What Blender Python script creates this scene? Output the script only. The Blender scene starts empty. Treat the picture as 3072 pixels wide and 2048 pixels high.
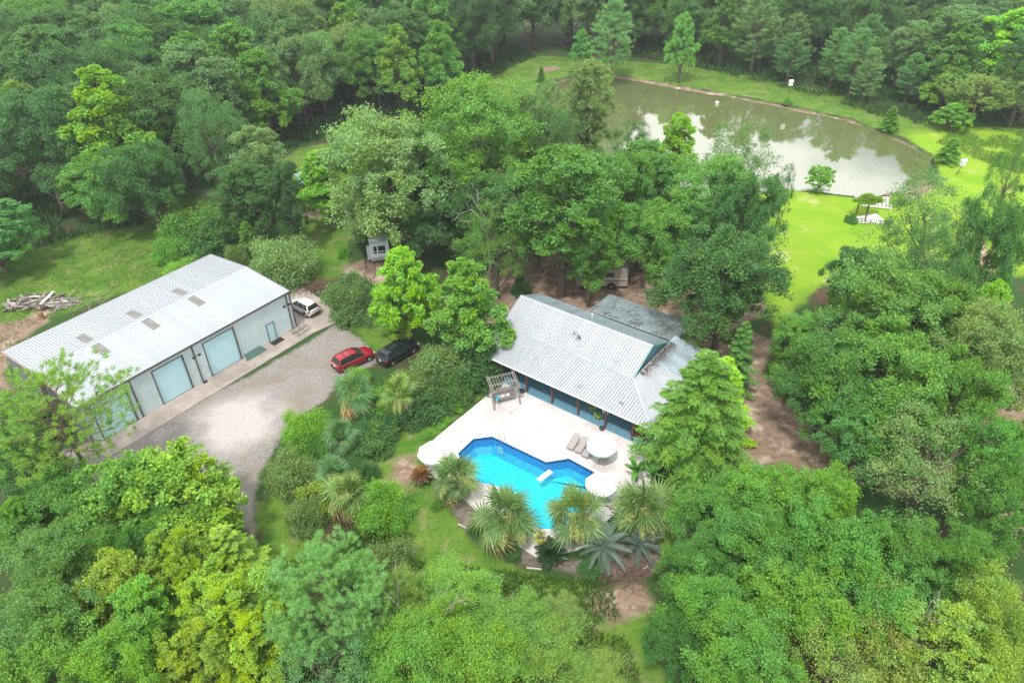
import bpy, bmesh, math, random
import numpy as np
from mathutils import Vector, Matrix, Euler
R = math.radians
sc = bpy.context.scene
C = sc.collection

# ------------------------------------------------------------------ camera
CAM_H = 48.96; PITCH = 0.623; ROLL = -0.03; FOC = 2218.0     # focal length in pixels of a 3072 wide picture
cd = bpy.data.cameras.new('camera'); cam = bpy.data.objects.new('camera', cd); C.objects.link(cam)
cd.sensor_width = 36; cd.lens = 36 * FOC / 3072; cd.clip_start = 0.5; cd.clip_end = 3000
cam.location = (0, 0, CAM_H)
cam.rotation_euler = (Euler((math.pi / 2 - PITCH, 0, 0)).to_matrix() @ Matrix.Rotation(ROLL, 3, 'Z')).to_euler()
sc.camera = cam

# ------------------------------------------------------------------ light
SUN_EL = R(63); SUN_AZ = R(200)      # azimuth clockwise from +Y
world = bpy.data.worlds.new('World'); sc.world = world; world.use_nodes = True
wn = world.node_tree.nodes; wl = world.node_tree.links
for n in list(wn): wn.remove(n)
wo = wn.new('ShaderNodeOutputWorld'); bg = wn.new('ShaderNodeBackground'); bg.inputs['Strength'].default_value = 0.125
sky = wn.new('ShaderNodeTexSky'); sky.sky_type = 'NISHITA'; sky.sun_disc = False
sky.sun_elevation = SUN_EL; sky.sun_rotation = SUN_AZ; sky.air_density = 1.0; sky.dust_density = 1.5
tc = wn.new('ShaderNodeTexCoord')
mp = wn.new('ShaderNodeMapping'); mp.inputs['Scale'].default_value = (1.0, 1.0, 2.6); mp.inputs['Location'].default_value = (0.35, 0.1, 0.2)
cn = wn.new('ShaderNodeTexNoise'); cn.inputs['Scale'].default_value = 2.1; cn.inputs['Detail'].default_value = 6; cn.inputs['Roughness'].default_value = .55
cr = wn.new('ShaderNodeValToRGB'); cr.color_ramp.elements[0].position = .33; cr.color_ramp.elements[1].position = .47
mx = wn.new('ShaderNodeMix'); mx.data_type = 'RGBA'; mx.inputs['B'].default_value = (12.3, 12.2, 12.1, 1)
wl.new(tc.outputs['Generated'], mp.inputs['Vector']); wl.new(mp.outputs[0], cn.inputs['Vector'])
wl.new(cn.outputs['Fac'], cr.inputs['Fac']); wl.new(cr.outputs['Color'], mx.inputs['Factor'])
wl.new(sky.outputs['Color'], mx.inputs['A']); wl.new(mx.outputs['Result'], bg.inputs['Color']); wl.new(bg.outputs[0], wo.inputs[0])
sd = bpy.data.lights.new('sun', 'SUN'); sd.energy = 3.0; sd.angle = R(5); sd.color = (1.0, 0.95, 0.87)
so = bpy.data.objects.new('sun', sd); C.objects.link(so); so.location = (0, 0, 80)
sdir = Vector((math.sin(SUN_AZ) * math.cos(SUN_EL), math.cos(SUN_AZ) * math.cos(SUN_EL), math.sin(SUN_EL)))
so.rotation_euler = sdir.to_track_quat('Z', 'Y').to_euler()
sc.view_settings.view_transform = 'Standard'; sc.view_settings.look = 'None'
sc.view_settings.exposure = 0.22; sc.view_settings.gamma = 1.0; sc.view_settings.use_curve_mapping = False

# ------------------------------------------------------------------ measuring: survey points of the aerial picture (2352 wide) to world metres
SC = 3072 / 2352
def G(px, py, z=0.0):
    c, s = math.cos(ROLL), math.sin(ROLL); a, b = px * SC - 1536, py * SC - 1024
    X = c * a + s * b; Y = -s * a + c * b
    d = (X / FOC, math.cos(PITCH) - Y / FOC * math.sin(PITCH), -math.sin(PITCH) - Y / FOC * math.cos(PITCH))
    t = (z - CAM_H) / d[2]
    return Vector((t * d[0], t * d[1], z))
def depth(p): return p[1] * math.cos(PITCH) + (CAM_H - p[2]) * math.sin(PITCH)
def mpp(p): return depth(p) * SC / FOC         # metres per picture unit at a point
def PX(p):
    x, y, z = p[0], p[1], p[2] - CAM_H
    d = y * math.cos(PITCH) - z * math.sin(PITCH); u = y * math.sin(PITCH) + z * math.cos(PITCH)
    X = FOC * x / d; Y = -FOC * u / d; c, s = math.cos(ROLL), math.sin(ROLL)
    return ((1536 + c * X - s * Y) / SC, (1024 + s * X + c * Y) / SC)
HA = 0.907 - math.pi / 2
HU = Vector((math.cos(HA), math.sin(HA), 0)); HW = Vector((math.sin(HA), -math.cos(HA), 0))
def Hh(u, w, z=0.0): return HU * u + HW * w + Vector((0, 0, z))     # house axes: u along the ridge, w towards the pool
SO = Vector((-25.42, 72.41, 0)); SU = Vector((-math.cos(.907), -math.sin(.907), 0)); SW = Vector((-math.sin(.907), math.cos(.907), 0))
def Ss(u, w, z=0.0): return SO + SU * u + SW * w + Vector((0, 0, z))  # shed axes: u along the front, w to the back

# ------------------------------------------------------------------ objects
def tag(o, label=None, cat=None, group=None, kind=None):
    if label: o['label'] = label
    if cat: o['category'] = cat
    if group: o['group'] = group
    if kind: o['kind'] = kind
    return o
def thing(name, label, cat, loc=(0, 0, 0), rotz=0.0, group=None):
    o = bpy.data.objects.new(name, None); C.objects.link(o); o.empty_display_size = .3
    o.location = loc; o.rotation_euler = (0, 0, rotz)
    return tag(o, label, cat, group)
def link(name, me, parent=None, mats=None, loc=None, rot=None, scale=None):
    o = bpy.data.objects.new(name, me); C.objects.link(o)
    if parent is not None: o.parent = parent
    if loc is not None: o.location = loc
    if rot is not None: o.rotation_euler = rot
    if scale is not None: o.scale = scale
    return o
def copy_tree(o, parent=None):
    c = o.copy(); C.objects.link(c); c.parent = parent
    for ch in list(o.children): copy_tree(ch, c)
    return c
def mesh_np(name, V, F, mats=(), fattr=None, smooth=False, vattr=None):
    V = np.asarray(V, dtype=np.float32); F = np.asarray(F, dtype=np.int32); n, k = F.shape
    me = bpy.data.meshes.new(name)
    me.vertices.add(len(V)); me.vertices.foreach_set('co', V.ravel())
    me.loops.add(n * k); me.loops.foreach_set('vertex_index', F.ravel())
    me.polygons.add(n); me.polygons.foreach_set('loop_start', np.arange(0, n * k, k, dtype=np.int32))
    for m in mats: me.materials.append(m)
    if fattr:
        for an, arr in fattr.items():
            a = me.attributes.new(an, 'FLOAT', 'FACE'); a.data.foreach_set('value', np.asarray(arr, dtype=np.float32))
    if vattr:
        for an, arr in vattr.items():
            a = me.attributes.new(an, 'FLOAT', 'POINT'); a.data.foreach_set('value', np.asarray(arr, dtype=np.float32))
    me.update(calc_edges=True)
    me.polygons.foreach_set('use_smooth', np.full(n, smooth, dtype=bool))
    return me
class MB:
    def __init__(s): s.v = []; s.f = []; s.m = []; s.mi = 0
    def add(s, vs, fs):
        b = len(s.v); s.v += [tuple(v) for v in vs]; s.f += [tuple(b + i for i in f) for f in fs]; s.m += [s.mi] * len(fs); return s
    def box(s, c, d, rot=0.0, M=None):
        x, y, z = d[0] / 2, d[1] / 2, d[2] / 2
        vs = [Vector((i * x, j * y, k * z)) for k in (-1, 1) for j in (-1, 1) for i in (-1, 1)]
        mt = Matrix.Translation(c) @ (M.to_4x4() if M else Matrix.Rotation(rot, 4, 'Z'))
        return s.add([mt @ v for v in vs], [(0, 2, 3, 1), (4, 5, 7, 6), (0, 1, 5, 4), (2, 6, 7, 3), (0, 4, 6, 2), (1, 3, 7, 5)])
    def beam(s, a, b, w, h=None):
        a = Vector(a); b = Vector(b); h = h or w; d = b - a; q = d.to_track_quat('X', 'Z').to_matrix()
        return s.box((a + b) / 2, (d.length, w, h), M=q)
    def tube(s, pts, rad, n=6, cap=True):
        pts = [Vector(p) for p in pts]; rad = rad if hasattr(rad, '__len__') else [rad] * len(pts); vs = []
        for i, p in enumerate(pts):
            d = (pts[min(i + 1, len(pts) - 1)] - pts[max(i - 1, 0)]); d = d.normalized() if d.length > 1e-6 else Vector((0, 0, 1))
            x = d.cross(Vector((0.13, .97, .2))).normalized(); y = d.cross(x)
            vs += [p + (x * math.cos(2 * math.pi * k / n) + y * math.sin(2 * math.pi * k / n)) * rad[i] for k in range(n)]
        fs = [(i * n + k, i * n + (k + 1) % n, (i + 1) * n + (k + 1) % n, (i + 1) * n + k) for i in range(len(pts) - 1) for k in range(n)]
        if cap: fs += [tuple(range(n))[::-1], tuple((len(pts) - 1) * n + k for k in range(n))]
        return s.add(vs, fs)
    def prism(s, poly, z0, z1):
        n = len(poly); vs = [(p[0], p[1], z0) for p in poly] + [(p[0], p[1], z1) for p in poly]
        return s.add(vs, [tuple(range(n))[::-1], tuple(range(n, 2 * n))] + [(i, (i + 1) % n, n + (i + 1) % n, n + i) for i in range(n)])
    def loft(s, secs, cap=True):
        n = len(secs[0]); vs = [p for q in secs for p in q]
        fs = [(i * n + k, i * n + (k + 1) % n, (i + 1) * n + (k + 1) % n, (i + 1) * n + k) for i in range(len(secs) - 1) for k in range(n)]
        if cap: fs += [tuple(range(n))[::-1], tuple((len(secs) - 1) * n + k for k in range(n))]
        return s.add(vs, fs)
    def slab(s, quad, t):       # a sheet through four points, given thickness downwards
        q = [Vector(p) for p in quad]; nrm = (q[1] - q[0]).cross(q[3] - q[0]).normalized()
        if nrm.z < 0: nrm = -nrm
        return s.add(q + [p - nrm * t for p in q], [(0, 1, 2, 3), (7, 6, 5, 4), (0, 4, 5, 1), (1, 5, 6, 2), (2, 6, 7, 3), (3, 7, 4, 0)])
    def mesh(s, name, mats, smooth=False):
        me = bpy.data.meshes.new(name); me.from_pydata(s.v, [], s.f)
        for m in (mats if isinstance(mats, (list, tuple)) else [mats]): me.materials.append(m)
        me.polygons.foreach_set('material_index', s.m); me.polygons.foreach_set('use_smooth', [smooth] * len(s.f)); me.update()
        bm = bmesh.new(); bm.from_mesh(me); bmesh.ops.recalc_face_normals(bm, faces=bm.faces); bm.to_mesh(me); bm.free()
        return me
    def build(s, name, mats, parent=None, smooth=False, **k): return link(name, s.mesh(name, mats, smooth), parent, **k)

# ------------------------------------------------------------------ materials
def nodes(name):
    m = bpy.data.materials.new(name); m.use_nodes = True; nt = m.node_tree
    return m, nt, nt.nodes['Principled BSDF'], nt.nodes, nt.links
def mixc(nt, a, b, fac, mode='MIX'):
    n = nt.nodes.new('ShaderNodeMix'); n.data_type = 'RGBA'; n.blend_type = mode
    for key, v in (('A', a), ('B', b), ('Factor', fac)):
        if isinstance(v, bpy.types.NodeSocket): nt.links.new(v, n.inputs[key])
        elif key == 'Factor': n.inputs[key].default_value = v
        else: n.inputs[key].default_value = (*v[:3], 1)
    return n.outputs['Result']
def noise(nt, scale, detail=4, rough=.55, vec=None, ramp=None, stretch=None):
    n = nt.nodes.new('ShaderNodeTexNoise'); n.inputs['Scale'].default_value = scale; n.inputs['Detail'].default_value = detail; n.inputs['Roughness'].default_value = rough
    if vec is None: vec = nt.nodes.new('ShaderNodeTexCoord').outputs['Object']
    if stretch:
        mpn = nt.nodes.new('ShaderNodeMapping'); mpn.inputs['Scale'].default_value = stretch; nt.links.new(vec, mpn.inputs[0]); vec = mpn.outputs[0]
    nt.links.new(vec, n.inputs['Vector']); o = n.outputs['Fac']
    if ramp:
        r = nt.nodes.new('ShaderNodeMapRange'); r.inputs['From Min'].default_value = ramp[0]; r.inputs['From Max'].default_value = ramp[1]; r.clamp = True
        nt.links.new(o, r.inputs['Value']); o = r.outputs['Result']
    return o
def bump(nt, bs, h, strength=.3, dist=.02):
    b = nt.nodes.new('ShaderNodeBump'); b.inputs['Strength'].default_value = strength; b.inputs['Distance'].default_value = dist
    nt.links.new(h, b.inputs['Height']); nt.links.new(b.outputs[0], bs.inputs['Normal'])
def M(name, col, rough=.6, metal=0.0, var=.25, scale=3.0, col2=None, bumps=0.0, spec=.5, stretch=None, objvar=0.0):
    m, nt, bs, N, L = nodes(name)
    bs.inputs['Roughness'].default_value = rough; bs.inputs['Metallic'].default_value = metal; bs.inputs['Specular IOR Level'].default_value = spec
    c2 = col2 or tuple(c * (1 - var) for c in col)
    f = noise(nt, scale, 6, .6, ramp=(.3, .7), stretch=stretch); out = mixc(nt, col, c2, f)
    if objvar:
        oi = N.new('ShaderNodeObjectInfo'); r = N.new('ShaderNodeMapRange'); r.inputs['To Min'].default_value = 1 - objvar; r.inputs['To Max'].default_value = 1 + objvar
        L.new(oi.outputs['Random'], r.inputs['Value']); h = N.new('ShaderNodeHueSaturation'); L.new(out, h.inputs['Color']); L.new(r.outputs[0], h.inputs['Value']); out = h.outputs[0]
    L.new(out, bs.inputs['Base Color'])
    if bumps: bump(nt, bs, noise(nt, scale * 8, 4), bumps)
    return m
def leafmat(name, trans=.32, shine=.35, hue=(1.0, 1.0)):
    # colour of the plant comes from its object colour, each leaf a little different
    m, nt, bs, N, L = nodes(name)
    oi = N.new('ShaderNodeObjectInfo'); at = N.new('ShaderNodeAttribute'); at.attribute_name = 'leaf'
    hs = N.new('ShaderNodeHueSaturation'); L.new(oi.outputs['Color'], hs.inputs['Color'])
    r1 = N.new('ShaderNodeMapRange'); r1.inputs['To Min'].default_value = .62; r1.inputs['To Max'].default_value = 1.5; L.new(at.outputs['Fac'], r1.inputs['Value']); L.new(r1.outputs[0], hs.inputs['Value'])
    at2 = N.new('ShaderNodeAttribute'); at2.attribute_name = 'bough'
    r2 = N.new('ShaderNodeMapRange'); r2.inputs['To Min'].default_value = .478; r2.inputs['To Max'].default_value = .518; L.new(at2.outputs['Fac'], r2.inputs['Value']); L.new(r2.outputs[0], hs.inputs['Hue'])
    r3 = N.new('ShaderNodeMapRange'); r3.inputs['To Min'].default_value = 1.1; r3.inputs['To Max'].default_value = .9; L.new(at2.outputs['Fac'], r3.inputs['Value']); L.new(r3.outputs[0], hs.inputs['Saturation'])
    col = hs.outputs[0]; L.new(col, bs.inputs['Base Color']); bs.inputs['Roughness'].default_value = .48; bs.inputs['Specular IOR Level'].default_value = shine
    tr = N.new('ShaderNodeBsdfTranslucent'); tcol = mixc(nt, col, (1.15, 1.35, .45), 1.0, 'MULTIPLY'); L.new(tcol, tr.inputs['Color'])
    ms = N.new('ShaderNodeMixShader'); ms.inputs[0].default_value = trans; L.new(bs.outputs[0], ms.inputs[1]); L.new(tr.outputs[0], ms.inputs[2])
    L.new(ms.outputs[0], N['Material Output'].inputs['Surface'])
    return m
LEAF = leafmat('foliage'); NEEDLE = leafmat('needles', .2, .3); FROND = leafmat('frond', .25, .5)
BARK = M('bark', (.16, .13, .10), .9, var=.5, scale=4, bumps=.6, stretch=(1, 1, .25))
PINEBARK = M('pine_bark', (.20, .14, .10), .9, var=.5, scale=4, bumps=.6, stretch=(1, 1, .4))
DEAD = M('bleached_wood', (.42, .39, .35), .85, var=.35, scale=5, bumps=.3)
WOOD_GREY = M('weathered_wood', (.27, .25, .23), .85, var=.35, scale=5, stretch=(1, 1, 1), bumps=.3, objvar=.2)
WOOD_RED = M('stained_wood', (.16, .055, .045), .6, var=.4, scale=4, bumps=.2)
WHITE = M('white_paint', (.78, .78, .76), .45, var=.12, scale=3)
DARK = M('dark_metal', (.035, .035, .04), .45, var=.3)
RUBBER = M('rubber', (.02, .02, .022), .7, var=.3)
CHROME = M('chrome', (.75, .76, .78), .12, metal=1.0, var=.05)
TEAL = M('teal_paint', (.12, .42, .45), .5, var=.25, scale=2)
LIME = M('lime_paint', (.35, .5, .06), .5, var=.2)

# ------------------------------------------------------------------ ground
rs = np.random.RandomState(5)
def poly(pts, z=0.0): return np.array([[*G(x, y, z)[:2]] for x, y in pts])
def sdist(P, poly_):           # signed distance, positive inside
    n = len(poly_); d = np.full(len(P), 1e9); ins = np.zeros(len(P), bool)
    for i in range(n):
        a = poly_[i]; b = poly_[(i + 1) % n]; e = b - a; w = P - a
        t = np.clip((w @ e) / max(e @ e, 1e-9), 0, 1); d = np.minimum(d, np.hypot(*(w - t[:, None] * e).T))
        cond = ((a[1] <= P[:, 1]) != (b[1] <= P[:, 1]))
        xi = a[0] + (P[:, 1] - a[1]) * (b[0] - a[0]) / (b[1] - a[1] + 1e-12)
        ins ^= cond & (P[:, 0] < xi)
    return np.where(ins, d, -d)
def vnoise(P, cell, seed):      # smooth value noise on the ground plane
    r = np.random.RandomState(seed); T = r.rand(256, 256); q = P / cell + 1000.3; i = np.floor(q).astype(int); f = q - i; f = f * f * (3 - 2 * f)
    g = lambda a, b: T[(i[:, 0] + a) % 256, (i[:, 1] + b) % 256]
    return (g(0, 0) * (1 - f[:, 0]) + g(1, 0) * f[:, 0]) * (1 - f[:, 1]) + (g(0, 1) * (1 - f[:, 0]) + g(1, 1) * f[:, 0]) * f[:, 1]
POND = [(1290, 190), (1335, 176), (1400, 178), (1480, 190), (1560, 205), (1640, 218), (1740, 235), (1840, 257), (1940, 278), (2010, 300), (2060, 322), (2100, 342),
        (2135, 352), (2140, 385), (2110, 412), (2085, 437), (2000, 452), (1900, 440), (1800, 432), (1700, 455), (1560, 445), (1440, 400), (1370, 330), (1320, 280), (1260, 235), (1250, 205)]
POOL = [(x / SC, y / SC) for x, y in [(1374, 1361), (1420, 1317), (1476, 1310), (1638, 1387), (1707, 1376), (1795, 1424), (1798, 1431), (1773, 1442), (1760, 1462), (1775, 1510), (1745, 1552), (1690, 1590),
        (1615, 1585), (1555, 1520), (1500, 1462), (1440, 1447), (1395, 1410)]]
LAWNS = dict(
    side_field=[(-200, 640), (0, 610), (140, 548), (330, 512), (400, 455), (470, 460), (560, 560), (480, 600), (380, 640), (40, 760), (20, 850), (-200, 1000)],
    camper_lawn=[(600, 400), (690, 340), (800, 320), (860, 380), (830, 480), (800, 560), (800, 620), (720, 665), (660, 600), (640, 520), (560, 460)],
    pool_side=[(800, 1080), (960, 960), (1060, 915), (1115, 905), (965, 1030), (975, 1080), (1020, 1150), (1090, 1245), (1200, 1310), (1370, 1350), (1480, 1350), (1500, 1480), (1560, 1600), (1300, 1620), (1040, 1420), (930, 1310), (880, 1200)],
    drive_verge=[(585, 1150), (640, 1130), (720, 1200), (760, 1290), (700, 1340), (640, 1310), (603, 1260)],
    apron_verge=[(760, 735), (860, 660), (960, 780), (900, 840), (860, 810), (825, 765)],
    pond_lawn=[(1725, 440), (1800, 425), (1900, 445), (2000, 460), (2100, 440), (2160, 400), (2150, 355), (2080, 315), (1950, 268), (1740, 225), (1560, 195), (1400, 168), (1320, 170), (1240, 190), (1200, 250),
               (1060, 230), (1130, 170), (1240, 128), (1400, 138), (1560, 150), (1700, 170), (1900, 210), (2050, 262), (2200, 290), (2420, 300), (2420, 620), (2330, 640), (2200, 600), (2080, 600), (1980, 640), (1880, 660), (1780, 760), (1740, 640)],
    right_grass=[(1530, 1110), (1620, 1100), (1660, 1180), (1560, 1230), (1520, 1290), (1500, 1200)],
    track_grass=[(1740, 1080), (1800, 1045), (1850, 1080), (1900, 1110), (1720, 1120)])
GRAVEL = [(300, 985), (400, 940), (560, 868), (700, 790), (770, 745), (800, 760), (850, 800), (872, 830), (780, 870), (742, 920), (690, 960), (640, 1010), (605, 1070), (588, 1130), (578, 1190), (592, 1250), (615, 1330), (640, 1400),
          (600, 1400), (590, 1310), (560, 1200), (430, 1190), (300, 1150), (150, 1100), (120, 1040)]
DIRT = dict(right_bare=[(2180, 930), (2300, 880), (2500, 860), (2500, 1230), (2330, 1230), (2200, 1150), (2020, 1130), (1960, 1060)], under_cluster=[(1120, 640), (1180, 560), (1320, 540), (1700, 560), (1760, 720), (1640, 780)], house_back=[(1080, 660), (1160, 590), (1300, 560), (1480, 640), (1640, 780), (1760, 820), (1740, 900), (1640, 860), (1450, 900), (1200, 760), (1120, 740)],
            track=[(1730, 760), (1770, 780), (1750, 860), (1800, 920), (1900, 980), (1960, 1060), (1980, 1120), (1900, 1110), (1800, 1060), (1730, 1080), (1690, 1130), (1640, 1120), (1690, 1000), (1710, 900)],
            bare_patch=[(905, 1060), (950, 1045), (955, 1080), (930, 1130), (900, 1110)],
            camper_pad=[(785, 610), (860, 590), (920, 615), (900, 655), (850, 650), (800, 635)],
            sand_spot=[(665, 480), (760, 465), (765, 490), (700, 505)],
            field_edge=[(-100, 775), (60, 730), (120, 700), (110, 740), (30, 790), (10, 850), (20, 900), (-100, 950)],
            front_patch=[(1330, 1370), (1480, 1330), (1490, 1400), (1400, 1430)],
            bank=[(1240, 200), (1300, 179), (1400, 170), (1480, 182), (1740, 228), (1950, 272), (2066, 317), (2146, 357), (2120, 356), (2060, 330), (1940, 288), (1740, 243), (1480, 198), (1330, 186), (1260, 215)],
            shore_sand=[(2040, 430), (2120, 405), (2150, 430), (2110, 455), (2040, 462)], path_right=[(2230, 560), (2262, 550), (2290, 640), (2255, 650)],
            bank_top=[(1230, 160), (1280, 152), (1285, 160), (1235, 168)])
MULCH = [(985, 1090), (1010, 1130), (1080, 1230), (1180, 1290), (1340, 1320), (1480, 1330), (1520, 1290), (1500, 1200), (1450, 1160), (1400, 1290), (1250, 1280), (1130, 1190), (1040, 1110)]
pond_w = poly(POND, -.45); pool_w = poly(POOL, 0)
gx = np.arange(-118, 126, .5); gy = np.arange(14, 262, .5)
XX, YY = np.meshgrid(gx, gy); GP = np.stack([XX.ravel(), YY.ravel()], 1)
d_pond = sdist(GP, pond_w) + (vnoise(GP, 2.2, 1) - .5) * 1.2
d_pool = sdist(GP, pool_w)
gz = (vnoise(GP, 9, 2) - .5) * .10 + (vnoise(GP, 1.6, 3) - .5) * .05
gz = np.where(GP[:, 1] < 75, gz * .4 - .03, gz)
gz = gz - .50 * np.clip((d_pond + 2.2) / 2.4, 0, 1) - 1.2 * np.clip(d_pond / 6, 0, 1)
a_gr = np.full(len(GP), -9.0)
for k, q in LAWNS.items(): a_gr = np.maximum(a_gr, sdist(GP, poly(q)))
bright_lawn = np.clip(sdist(GP, poly([(1700, 400), (2000, 450), (2080, 300), (2450, 280), (2450, 640), (2080, 620), (1880, 680), (1780, 760), (1720, 640)])) / 4 + .3, 0, 1)  # weight of the brighter yellow-green grass colour on the pond lawn
a_gv = sdist(GP, poly(GRAVEL)); a_di = np.full(len(GP), -9.0)
for k, q in DIRT.items(): a_di = np.maximum(a_di, sdist(GP, poly(q)))
a_mu = sdist(GP, poly(MULCH))
sandy = sdist(GP, poly([(450, 960), (520, 920), (620, 905), (640, 960), (600, 1010), (520, 1040), (450, 1010)]))
cl = lambda a: np.clip(a, -3, 3)
nw, nh = len(gx), len(gy); idx = np.arange(nw * nh).reshape(nh, nw)
QF = np.stack([idx[:-1, :-1].ravel(), idx[:-1, 1:].ravel(), idx[1:, 1:].ravel(), idx[1:, :-1].ravel()], 1)
fc = GP[QF].mean(1); fm = lambda a: a[QF].mean(1); wob = (vnoise(fc, 1.5, 7) - .5) * .9
zone = np.zeros(len(QF), int)
zone[fm(a_gr) + wob > 0] = 1; zone[fm(a_di) + wob > 0] = 2; zone[fm(a_mu) + wob * .4 > 0] = 4; zone[fm(a_gv) + wob > 0] = 3; zone[fm(d_pond) > .6] = 5
zone[fm(d_pool) > -.75] = -1

m, nt, bs, N, L = nodes('terrain'); GROUND = m
def attr(n): a = N.new('ShaderNodeAttribute'); a.attribute_name = n; return a.outputs['Fac']
def mth(op, a, b, c=None):
    n = N.new('ShaderNodeMath'); n.operation = op
    for i, v in enumerate((a, b) if c is None else (a, b, c)):
        if isinstance(v, (int, float)): n.inputs[i].default_value = v
        else: L.new(v, n.inputs[i])
    return n.outputs[0]
def edge(at_, width=.5, amp=2.2, sc_=.55):
    v = mth('ADD', at_, mth('MULTIPLY', mth('SUBTRACT', noise(nt, sc_, 8, .62), .5), amp)); r = N.new('ShaderNodeMapRange'); r.interpolation_type = 'SMOOTHSTEP'
    r.inputs['From Min'].default_value = -width; r.inputs['From Max'].default_value = width; L.new(v, r.inputs['Value']); return r.outputs[0]
litter = mixc(nt, (.055, .042, .028), (.13, .085, .06), noise(nt, 1.4, 10, .7, ramp=(.35, .65)))
litter = mixc(nt, litter, (.035, .085, .02), noise(nt, .22, 6, .6, ramp=(.34, .52)))
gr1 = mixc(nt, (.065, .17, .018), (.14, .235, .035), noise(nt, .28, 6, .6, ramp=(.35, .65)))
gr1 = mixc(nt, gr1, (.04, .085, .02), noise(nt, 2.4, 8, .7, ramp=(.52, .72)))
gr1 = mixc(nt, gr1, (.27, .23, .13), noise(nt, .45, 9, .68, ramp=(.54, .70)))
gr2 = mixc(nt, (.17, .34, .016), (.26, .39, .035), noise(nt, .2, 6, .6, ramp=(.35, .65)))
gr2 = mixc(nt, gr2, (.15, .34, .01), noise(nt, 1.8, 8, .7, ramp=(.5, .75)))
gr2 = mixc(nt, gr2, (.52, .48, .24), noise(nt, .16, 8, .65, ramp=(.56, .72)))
grass = mixc(nt, gr1, gr2, attr('bright_lawn'))
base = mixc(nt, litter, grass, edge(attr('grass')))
dirt = mixc(nt, (.33, .24, .18), (.18, .12, .088), noise(nt, 1.1, 9, .7, ramp=(.35, .65)))
dirt = mixc(nt, dirt, (.50, .42, .34), noise(nt, .5, 8, .65, ramp=(.52, .68)))
dirt = mixc(nt, dirt, (.11, .07, .05), noise(nt, 3.5, 8, .75, ramp=(.58, .70)))
base = mixc(nt, base, dirt, edge(attr('dirt'), .6, 2.6))
mul = mixc(nt, (.26, .22, .20), (.10, .075, .065), noise(nt, 2.2, 10, .75, ramp=(.38, .62)))
base = mixc(nt, base, mul, edge(attr('mulch'), .3, 1.0))
grav = mixc(nt, (.36, .335, .325), (.13, .12, .118), noise(nt, 5, 10, .85, ramp=(.42, .60)))
grav = mixc(nt, grav, (.23, .205, .165), noise(nt, .3, 7, .6, ramp=(.45, .62)))
sandc = mixc(nt, (.46, .43, .425), (.29, .265, .26), noise(nt, 4, 9, .75, ramp=(.5, .72)))
grav = mixc(nt, grav, sandc, edge(attr('sandy'), 1.8, 6.5, .3))
base = mixc(nt, base, grav, edge(attr('gravel'), .35, 1.7))
base = mixc(nt, base, (.14, .10, .035), edge(attr('pond'), .25, .6))
L.new(base, bs.inputs['Base Color']); bs.inputs['Roughness'].default_value = .95; bs.inputs['Specular IOR Level'].default_value = .15
bump(nt, bs, mth('ADD', noise(nt, 7, 8, .75), mth('MULTIPLY', noise(nt, 1.2, 6, .7), 2.0)), .75, .09)
V3 = np.column_stack([GP, gz])
for z, nm, lb, ct in [(0, 'ground', 'leaf litter and rough soil under the woods around the property', 'ground'), (1, 'lawn', 'mown grass lawns between the buildings and around the pond', 'lawn'), (2, 'dirt_track', 'bare sandy dirt behind the house, along the track and the pond bank', 'dirt'),
                  (3, 'gravel_driveway', 'pale grey gravel drive and yard beside the metal shed', 'driveway'), (4, 'mulch_bed', 'grey leaf mulch bed under the palms beside the pool', 'bed'), (5, 'pond_bed', 'muddy bed of the pond under the water', 'pond bed')]:
    f = QF[zone == z]; uq, inv = np.unique(f, return_inverse=True)
    me = mesh_np(nm, V3[uq], inv.reshape(f.shape), [GROUND], smooth=True, vattr=dict(grass=cl(a_gr[uq]), gravel=cl(a_gv[uq]), dirt=cl(a_di[uq]), mulch=cl(a_mu[uq]), sandy=cl(sandy[uq]), bright_lawn=bright_lawn[uq], pond=cl(d_pond[uq] - .1)))
    o = link(nm, me); tag(o, lb, None, None, 'structure')
# the land beyond, one ring out to the horizon that meets the detailed ground edge to edge
x0, x1, y0, y1 = gx[0], gx[-1], gy[0], gy[-1]; b = 520.0
ring = MB(); ring.add([(x0, y0, -.05), (x1, y0, -.05), (x1, y1, -.05), (x0, y1, -.05), (-b, -b, -.05), (b, -b, -.05), (b, b, -.05), (-b, b, -.05)], [(4, 5, 1, 0), (5, 6, 2, 1), (6, 7, 3, 2), (7, 4, 0, 3)])
FAR = M('far_ground', (.05, .07, .03), .95, var=.5, scale=.2)
tag(ring.build('outlying_ground', FAR), 'dark wooded ground running on to the horizon', None, None, 'structure')

# ------------------------------------------------------------------ pond and pool water
m, nt, bs, N, L = nodes('pond_water'); PWAT = m
bs.inputs['Base Color'].default_value = (.085, .10, .018, 1); bs.inputs['Roughness'].default_value = .035; bs.inputs['IOR'].default_value = 4.6
L.new(mixc(nt, (.12, .165, .06), (.17, .17, .08), noise(nt, .06, 3)), bs.inputs['Base Color'])
bump(nt, bs, noise(nt, .9, 3, .5, stretch=(1, .45, 1)), .05, .06)
n = len(pond_w); cpt = pond_w.mean(0)
pw = MB(); big = [(*(cpt + (p - cpt) * 1.05), -.45) for p in pond_w]; pw.add(big, [tuple(range(n))])
tag(pw.build('pond_water', PWAT), 'green brown pond water mirroring the cloudy sky', None, None, 'structure')

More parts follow.
